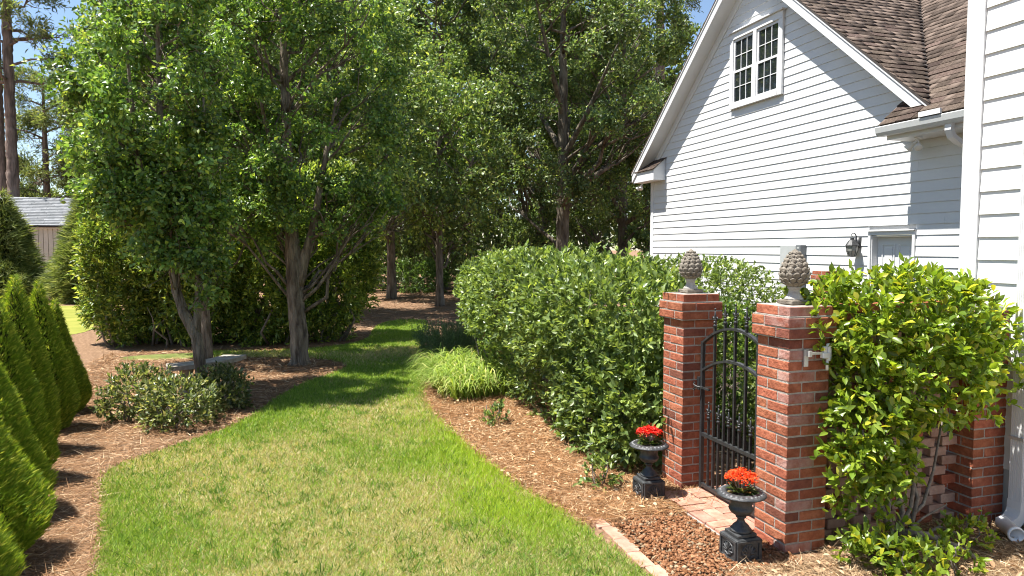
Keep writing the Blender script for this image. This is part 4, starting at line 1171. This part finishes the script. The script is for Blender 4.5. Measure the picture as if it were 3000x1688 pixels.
pine('slim pine beside the airy pine above the shed roof', -15.6, 62, 14.0, .18, .40, 2.4, 9000, .34)
pine('tall pine whose bare trunk rises behind the gable peak', 25.0, 45, 27, .38, .74, 4.5, 12000, .34)
for k, (x, y, s_) in enumerate(((-20, 66, 4.8), (-13.5, 68, 4.4), (-9.5, 60, 5.2), (-24, 60, 5.5))):
    oak(['low hazy tree line far beyond the shed', 'rounded far tree between the distant pines', 'far bushy tree right of the shed roof', 'far tree at the edge of the pine stand'][k], x, y, s_ * 1.35, s_ * .8, .2, 7000, .0, .26, ((.06, .09, .03), (.17, .21, .08)), ncl=50, rc=(.6, 1.0), name='distant_tree')

# ------------------------------------------------------------------ shrubs, hedges
def shrub(name, label, cat, blobs, L, W, colr, mat='leaf', parts=0, group=None, tmpl=T_DIAMOND, up=.5, spread=.8, stems=8, base=None, stemr=.012, droop=0., tipcol=None, kindname='foliage'):
    C = []; N = []
    for (n, c, r, kw) in blobs:
        a, b = solid_shell(n, c, r, **kw); C.append(a); N.append(b)
    C = np.concatenate(C); N = np.concatenate(N)
    base = base or (blobs[0][1][0], blobs[0][1][1], 0)
    t = thing(name, label, cat, base, group)
    g = MB()
    for k in range(stems):
        (n, c, r, kw) = blobs[k % len(blobs)]
        q = np.array(c) + rng.uniform(-.75, .75, 3) * np.array(r) * np.array([1, 1, .8]); q[2] = max(q[2], .2)
        s_ = np.array([q[0] * .6 + c[0] * .4, q[1] * .75 + c[1] * .25, 0.0])
        g.tube(wobble(s_, q, 4, .07, rng), list(np.linspace(stemr, .004, 5)), 6)
    if stems: g.build('stems', M['stem'], t, True)['kind'] = 'stuff'
    m_ = max(20, len(C) // 7); sd = unit(N[:m_] * .8 + rvec(m_) * .75 + np.array([0, 0, .35]))
    pm = rng.permutation(len(C))[:m_]; sd = unit(N[pm] * .8 + rvec(m_) * .75 + np.array([0, 0, .35])); sp = C[pm]
    stt = rng.uniform(.75, 1.3, m_)
    q_ = rng.integers(0, m_, len(C)); u_ = rng.random(len(C))
    C = sp[q_] + sd[q_] * (u_ * L * 1.5)[:, None] + rvec(len(C)) * L * .12; N = unit(N[pm][q_] * .5 + sd[q_])
    keep = C[:, 2] > .02; C, N, q_ = C[keep], N[keep], q_[keep]
    A, F = leaf_dirs(N, up, spread, droop)
    n = len(C); cols = pal(n, *colr) * (1 + .22 * lump(C, 2.2)[:, None]) * stt[q_][:, None]
    Ls = L * rng.uniform(.65, 1.2, n); Ws = W * rng.uniform(.7, 1.15, n)
    if parts:
        sel = largest_seen(C, Ls, parts); m_ = np.ones(n, bool); m_[sel] = False
        leaf_parts(C[sel], A[sel], F[sel], Ls[sel], Ws[sel], cols[sel], M[mat + '_one'], t)
        C, A, F, Ls, Ws, cols = C[m_], A[m_], F[m_], Ls[m_], Ws[m_], cols[m_]
    leaves(kindname, C, A, F, Ls, Ws, cols, M[mat], t, tmpl)
    return t
HED = ((.085, .138, .036), (.24, .315, .095), (.35, .43, .12), .10)
kw = dict(p=3.0, t0=.62, amp=.085, fr=3.0)
shrub('hedge', 'long clipped hedge beside the mulch strip, bulging over its hidden wall', 'hedge',
      [(35000, (3.05, 8.15, 1.15), (.80, 3.0, .63), kw), (900, (3.05, 8.1, 1.49), (.74, 2.9, .34), dict(p=3, t0=.98, amp=.3, fr=9)), (10000, (2.92, 7.2, .55), (.45, 2.1, .62), dict(p=3, t0=.55, amp=.08, fr=3)), (6500, (2.78, 5.9, .42), (.34, .85, .5), dict(p=2.6, t0=.5, amp=.08, fr=3))],
      .072, .040, HED, 'leaf_gloss', parts=300, tmpl=T_DIAMOND, stems=26, base=(2.95, 8, 0), up=.85)
shrub('hedge', 'clipped hedge across the courtyard running to the white wall', 'hedge', [(26000, (5.9, 10.35, .86), (2.3, .55, .86), dict(p=3.0, t0=.4, amp=.05, fr=2.6))], .06, .034, HED, 'leaf_gloss', stems=10)
shrub('courtyard_shrub', 'light leaved shrub seen through the gate pickets', 'shrub', [(14000, (4.35, 6.6, .62), (.62, .75, .72), dict(p=2.4, t0=.5, amp=.12, fr=3))], .05, .032, ((.05, .10, .02), (.16, .25, .05), (.3, .36, .09), .15), 'leaf', stems=8)
shrub('courtyard_shrub', 'dark leaved shrub inside the courtyard against the pierced wall', 'shrub', [(8000, (4.2, 4.75, .5), (.55, .5, .6), dict(p=2.4, t0=.5, amp=.12, fr=3))], .055, .034, HED, 'leaf', stems=6)
# leggy shrub over the pierced wall
RS = ((.11, .19, .018), (.33, .44, .045), (.50, .50, .05), .10)
kb = dict(p=2.3, t0=.35, amp=.22, fr=4.5)
shrub('leggy_shrub', 'leggy evergreen shrub with glossy lime leaves draped over the pierced brick wall', 'shrub',
      [(4200, (3.80, 3.50, 1.42), (.68, .30, .27), kb), (2500, (3.75, 3.42, 1.12), (.62, .24, .32), kb), (1500, (3.32, 3.36, .80), (.24, .18, .40), kb), (620, (3.23, 3.30, .36), (.17, .14, .38), kb),
       (380, (3.28, 3.15, .10), (.20, .14, .12), kb), (620, (4.28, 3.42, 1.20), (.26, .13, .26), kb), (60, (4.52, 3.32, 1.05), (.13, .06, .10), kb), (200, (3.50, 3.42, .74), (.22, .15, .22), kb)],
      .066, .036, RS, 'leaf_gloss', parts=300, tmpl=T_LEAF, stems=0, base=(3.6, 3.45, 0), up=.75, spread=.9)
ls = bpy.data.objects['leggy_shrub']
g = MB()
for pts, r0 in (([(3.62, 3.36, 0), (3.60, 3.40, .12), (3.66, 3.42, .22), (3.60, 3.45, .45), (3.7, 3.45, .9)], .026), ([(3.62, 3.36, .05), (3.5, 3.40, .2), (3.42, 3.4, .45), (3.4, 3.4, .8)], .022),
                ([(3.58, 3.38, .12), (3.74, 3.30, .11), (3.84, 3.18, .07), (3.90, 3.02, .015)], .024), ([(3.66, 3.40, .16), (3.85, 3.44, .24), (3.95, 3.46, .45), (4.0, 3.45, .8)], .014),
                ([(3.62, 3.36, .1), (3.8, 3.4, .17), (4.05, 3.44, .22)], .010), ([(3.7, 3.32, .08), (3.78, 3.22, .05), (3.80, 3.14, .01)], .018),
                ([(3.68, 3.38, .1), (3.78, 3.42, .3), (3.70, 3.44, .55), (3.8, 3.45, .95)], .016), ([(3.55, 3.36, .08), (3.62, 3.32, .3), (3.72, 3.38, .6), (3.66, 3.4, .9)], .015), ([(3.66, 3.34, .06), (3.9, 3.36, .12), (4.08, 3.30, .05)], .012), ([(3.52, 3.33, .02), (3.48, 3.35, .25), (3.55, 3.4, .5)], .013),
                ([(3.45, 3.40, .3), (3.30, 3.36, .5), (3.25, 3.34, .8)], .012), ([(3.7, 3.45, .8), (3.9, 3.48, 1.1), (4.1, 3.5, 1.35)], .012), ([(3.6, 3.45, .6), (3.5, 3.45, 1.0), (3.5, 3.5, 1.4)], .014)):
    g.tube(pts, list(np.linspace(r0, r0 * .45, len(pts))), 8)
g.build('branches', M['stem'], ls, True)
for k, (x, y, r_, lb) in enumerate(((3.62, 3.02, .12, 'small green seedling in the pine straw under the leggy shrub'), (4.05, 3.30, .13, 'low green sprout growing by the exposed grey roots'), (3.30, 2.98, .14, 'lime leaved sprout at the foot of the right gate pillar'))):
    shrub('seedling', lb, 'seedling', [(170, (x, y, .07), (r_, r_ * .8, .09), dict(p=2, t0=.2, amp=.1))], .055, .032, RS, 'leaf_gloss', tmpl=T_LEAF, stems=3, stemr=.004)
for k, (x, y, lb) in enumerate(((2.05, 7.15, 'small seedling shrub in the mulch near the strappy grass clump'), (2.28, 4.98, 'low sprout beside the urn next to the hedge'))):
    shrub('seedling', lb, 'seedling', [(260, (x, y, .10), (.14, .14, .11), dict(p=2, t0=.2, amp=.1))], .05, .028, HED, 'leaf_gloss', tmpl=T_LEAF, stems=4, stemr=.005)
# bed shrubs
for (x, y, h, r_, n, lb) in ((-1.72, 8.62, .46, .34, 2300, 'rounded bed shrub nearest the arborvitae row'), (-1.17, 8.05, .44, .35, 2500, 'rounded bed shrub at the lawn edge with pale green leaves'), (-.84, 8.80, .40, .33, 2400, 'darker bed shrub beside the concrete bench')):
    shrub('bed_shrub', lb, 'shrub', [(n, (x, y, h * .5), (r_, r_, h * .58), dict(p=2.1, t0=.2, amp=.38, fr=6))], .062, .030, ((.06, .088, .03), (.20, .24, .09), (.36, .35, .17), .2), 'leaf_gloss', group='low shrubs in the mulch bed', stems=10, tmpl=T_DIAMOND)
# big wax myrtles behind the pears
MYR = ((.075, .135, .026), (.23, .32, .06), (.46, .52, .11), .22)
for (x, y, rx, ry, h, n, lb) in ((-2.98, 15.6, .92, 1.2, 2.6, 27000, 'sunlit evergreen shrub at the end of the row by the gravelly path'), (-1.9, 15.2, 1.05, 1.2, 3.0, 27000, 'tall dark evergreen shrub behind the slim pear'),
                                 (-.55, 14.95, 1.0, 1.1, 3.1, 27000, 'tall dark evergreen shrub between the pear trunks'), (.62, 15.1, .95, 1.1, 3.3, 27000, 'tall dark evergreen shrub ending the row at the clearing')):
    shrub('evergreen_shrub', lb, 'shrub', [(n, (x, y, h * .5), (rx, ry, h * .52), dict(p=2.5, t0=.42, amp=.24, fr=2.6))], .118, .044, MYR, 'leaf', up=.9, group='evergreen shrubs behind the pear trees', stems=10, stemr=.03)
shrub('woodland_shrub', 'pale green shrub catching light in the woodland clearing', 'shrub', [(4500, (5.0, 29.5, .55), (1.2, .8, .7), dict(p=2.0, t0=.2, amp=.5, fr=3))], .13, .06, ((.06, .12, .03), (.18, .28, .07)), 'leaf', stems=6)
for (x, y, r_, h, lb) in ((8.4, 30, 2.4, 3.2, 'undergrowth shrub right of the woodland clearing'), (2.2, 31, 2.2, 3.0, 'undergrowth shrub left of the woodland clearing'), (6.0, 36, 3.4, 4.2, 'deep undergrowth at the back of the clearing'),
                       (11.5, 31, 2.6, 3.8, 'undergrowth shrub by the far corner of the gable'), (-6.0, 31, 1.8, 2.6, 'undergrowth behind the sunlit evergreen shrub')):
    shrub('woodland_shrub', lb, 'shrub', [(6500, (x, y, h * .5), (r_, 1.2, h * .55), dict(p=2.4, t0=.45, amp=.2, fr=1.2))], .14, .07, OAK2, 'leaf', stems=6, stemr=.03)
# conical conifers by the shed
def cone_shrub(name, label, x, y, h, r, n, L, W, colr, group, cat, mat='needle', tmpl=T_SPRAY, shape=.92, upw=.85, amp=.22, fr=6.5):
    t = thing(name, label, cat, (x, y, 0), group)
    z = 1 - np.sqrt(rng.random(n * 2)); z = np.clip(z, .0, .995)
    a = rng.uniform(0, 6.283, n * 2)
    prof = np.minimum(1, (1 - z) ** shape * 1.22) * np.minimum(1, .72 + z * 2.4)
    P = np.c_[x + np.cos(a), y + np.sin(a), z * h]
    lm = 1 + amp * lump(np.c_[np.cos(a) * r, np.sin(a) * r, z * h * .8] + V3(x, y, 0), fr) + .5 * amp * lump(np.c_[np.cos(a) * r, np.sin(a) * r, z * h] * 1.0 + V3(y, x, 0), fr * 2.6)
    dep = 1 - .42 * rng.random(n * 2) ** 2.2
    rr = r * prof * lm * dep
    C = np.c_[x + rr * np.cos(a), y + rr * np.sin(a), z * h + .02]
    C = C[:n]; a = a[:n]; dep = dep[:n]
    out = np.c_[np.cos(a), np.sin(a), np.zeros(n)]
    A = unit(out * .75 + np.array([0, 0, upw]) + rvec(n) * .42)
    N = unit(np.c_[-np.sin(a), np.cos(a), np.zeros(n)] + rvec(n) * .75)
    MB().tube([(x, y, -.02), (x, y, h * .5), (x, y, h * .93)], [r * .09, r * .06, .006], 8).build('trunk', M['stem'], t)
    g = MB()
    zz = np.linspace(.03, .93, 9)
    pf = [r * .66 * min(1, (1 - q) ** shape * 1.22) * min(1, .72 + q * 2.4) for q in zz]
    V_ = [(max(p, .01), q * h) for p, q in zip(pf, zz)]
    g.lathe(V_, (x, y, 0), 18); g.build('dark_core', M['inner'], t, True)  # added solid core, dark like the shaded inside, blocks see-through
    c = pal(n, *colr)
    leaves('foliage', C, A, N, L * rng.uniform(.6, 1.25, n), W * rng.uniform(.7, 1.2, n), c, M[mat], t, tmpl)
M['inner'] = surf('dark_core', (.012, .018, .006), (.035, .042, .014), scale=30, rough=1, bump=1, bscale=60, spec=.05)  # interior shade put into the colour of the added solid core
ARB = ((.105, .185, .016), (.27, .37, .036), (.50, .53, .08), .18)
for k, (x, y, h, r, lb) in enumerate(((-2.60, 9.1, 1.30, .29, 'smallest arborvitae at the far end of the row near the bed shrubs'), (-2.50, 8.25, 1.54, .31, 'arborvitae second from the far end of the row'),
        (-2.42, 7.38, 1.64, .33, 'tallest arborvitae in the middle of the row'), (-2.24, 6.45, 1.50, .35, 'arborvitae just after the middle of the row'),
        (-2.10, 5.58, 1.42, .39, 'arborvitae third from the end of the row near the lawn corner'), (-1.96, 4.82, 1.36, .45, 'arborvitae next to last of the row along the lawn'),
        (-1.86, 4.02, 1.3, .45, 'last arborvitae of the row along the lawn'))):
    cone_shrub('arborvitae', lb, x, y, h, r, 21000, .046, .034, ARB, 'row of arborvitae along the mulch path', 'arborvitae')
CON = ((.085, .125, .035), (.23, .28, .10), (.38, .42, .18), .18)
cone_shrub('conifer', 'broad conical conifer standing left of the shed wall', -9.8, 29.0, 3.9, 1.05, 13000, .34, .17, CON, 'conifers in front of the shed', 'conifer', shape=.95, upw=.1, amp=.6, fr=3.6)
cone_shrub('conifer', 'conical conifer between the shed and the sunlit evergreen shrub', -6.95, 28.0, 4.3, .92, 13000, .33, .16, CON, 'conifers in front of the shed', 'conifer', shape=.95, upw=.1, amp=.6, fr=3.6)
# strappy grass clump and rosemary at the hedge end
t = thing('strappy_grass', 'bright lime strappy grass clump arching over the lawn edge', 'ornamental grass', (2.2, 9.5, 0))
n = 3000
cx_ = np.c_[rng.uniform(1.75, 2.75, n), rng.uniform(8.35, 10.7, n)]
cx_ = cx_[(cx_[:, 0] > 1.72 + .22 * np.maximum(cx_[:, 1] - 9.2, 0)) & (cx_[:, 1] > 8.3 + .35 * np.abs(cx_[:, 0] - 2.1))]; n = len(cx_)
dr = unit(np.c_[rng.normal(size=(n, 2)) + np.array([-.25, -.2]), np.zeros(n)])
ln = rng.uniform(.36, .62, n); wd = rng.uniform(.005, .009, n)
ks_ = np.linspace(0, 1, 6); up_ = rng.uniform(.7, 1.25, n)
side = np.c_[-dr[:, 1], dr[:, 0], np.zeros(n)]
V = []
for k in ks_:
    ctr = np.c_[cx_, np.zeros(n)] + dr * (ln * (k * .55 + .25 * k * k))[:, None] + np.array([0, 0, 1]) * (ln * up_ * (1.55 * k - 1.15 * k ** 2.2))[:, None]
    wk = (wd * (1 - k ** 3) + .0008)[:, None]
    V += [ctr + side * wk, ctr - side * wk]
V = np.stack(V, 1); F = np.concatenate([[(2 * i, 2 * i + 1, 2 * i + 3), (2 * i, 2 * i + 3, 2 * i + 2)] for i in range(5)])
cc = pal(n, (.13, .22, .03), (.34, .43, .10), (.50, .50, .20), .12)
o = link('blades', mesh_np('blades', V.reshape(-1, 3) - wloc(t), (F[None] + (np.arange(n) * 12)[:, None, None]).reshape(-1, 3), np.repeat(cc, 12, 0)), M['blade'], t); o['kind'] = 'stuff'
t = thing('rosemary', 'dark upright rosemary bush at the end of the long hedge', 'rosemary', (2.65, 11.6, 0))
n = 620
b = np.c_[rng.uniform(2.12, 2.95, n), rng.uniform(10.9, 12.3, n), np.zeros(n)]
dirs = unit(np.c_[rng.normal(size=(n, 2)) * .22 + (b[:, :2] - np.array([2.65, 11.6])) * .35, np.ones(n)]); hh = rng.uniform(.4, .68, n)
g = MB()
for i in range(0, n, 6): g.tube([b[i], b[i] + dirs[i] * hh[i]], [.004, .002], 4)
g.build('stems', M['stem'], t)
m_ = 46
tt = rng.uniform(.08, 1, (n, m_)); C = (b[:, None] + dirs[:, None] * (tt * hh[:, None])[..., None]).reshape(-1, 3)
A = unit(np.repeat(dirs, m_, 0) * .8 + rvec(n * m_) * .75)
leaves('needles', C, A, rvec(n * m_), rng.uniform(.028, .048, n * m_), .009, pal(n * m_, (.08, .14, .065), (.20, .28, .14)), M['needle'], t, T_DIAMOND)
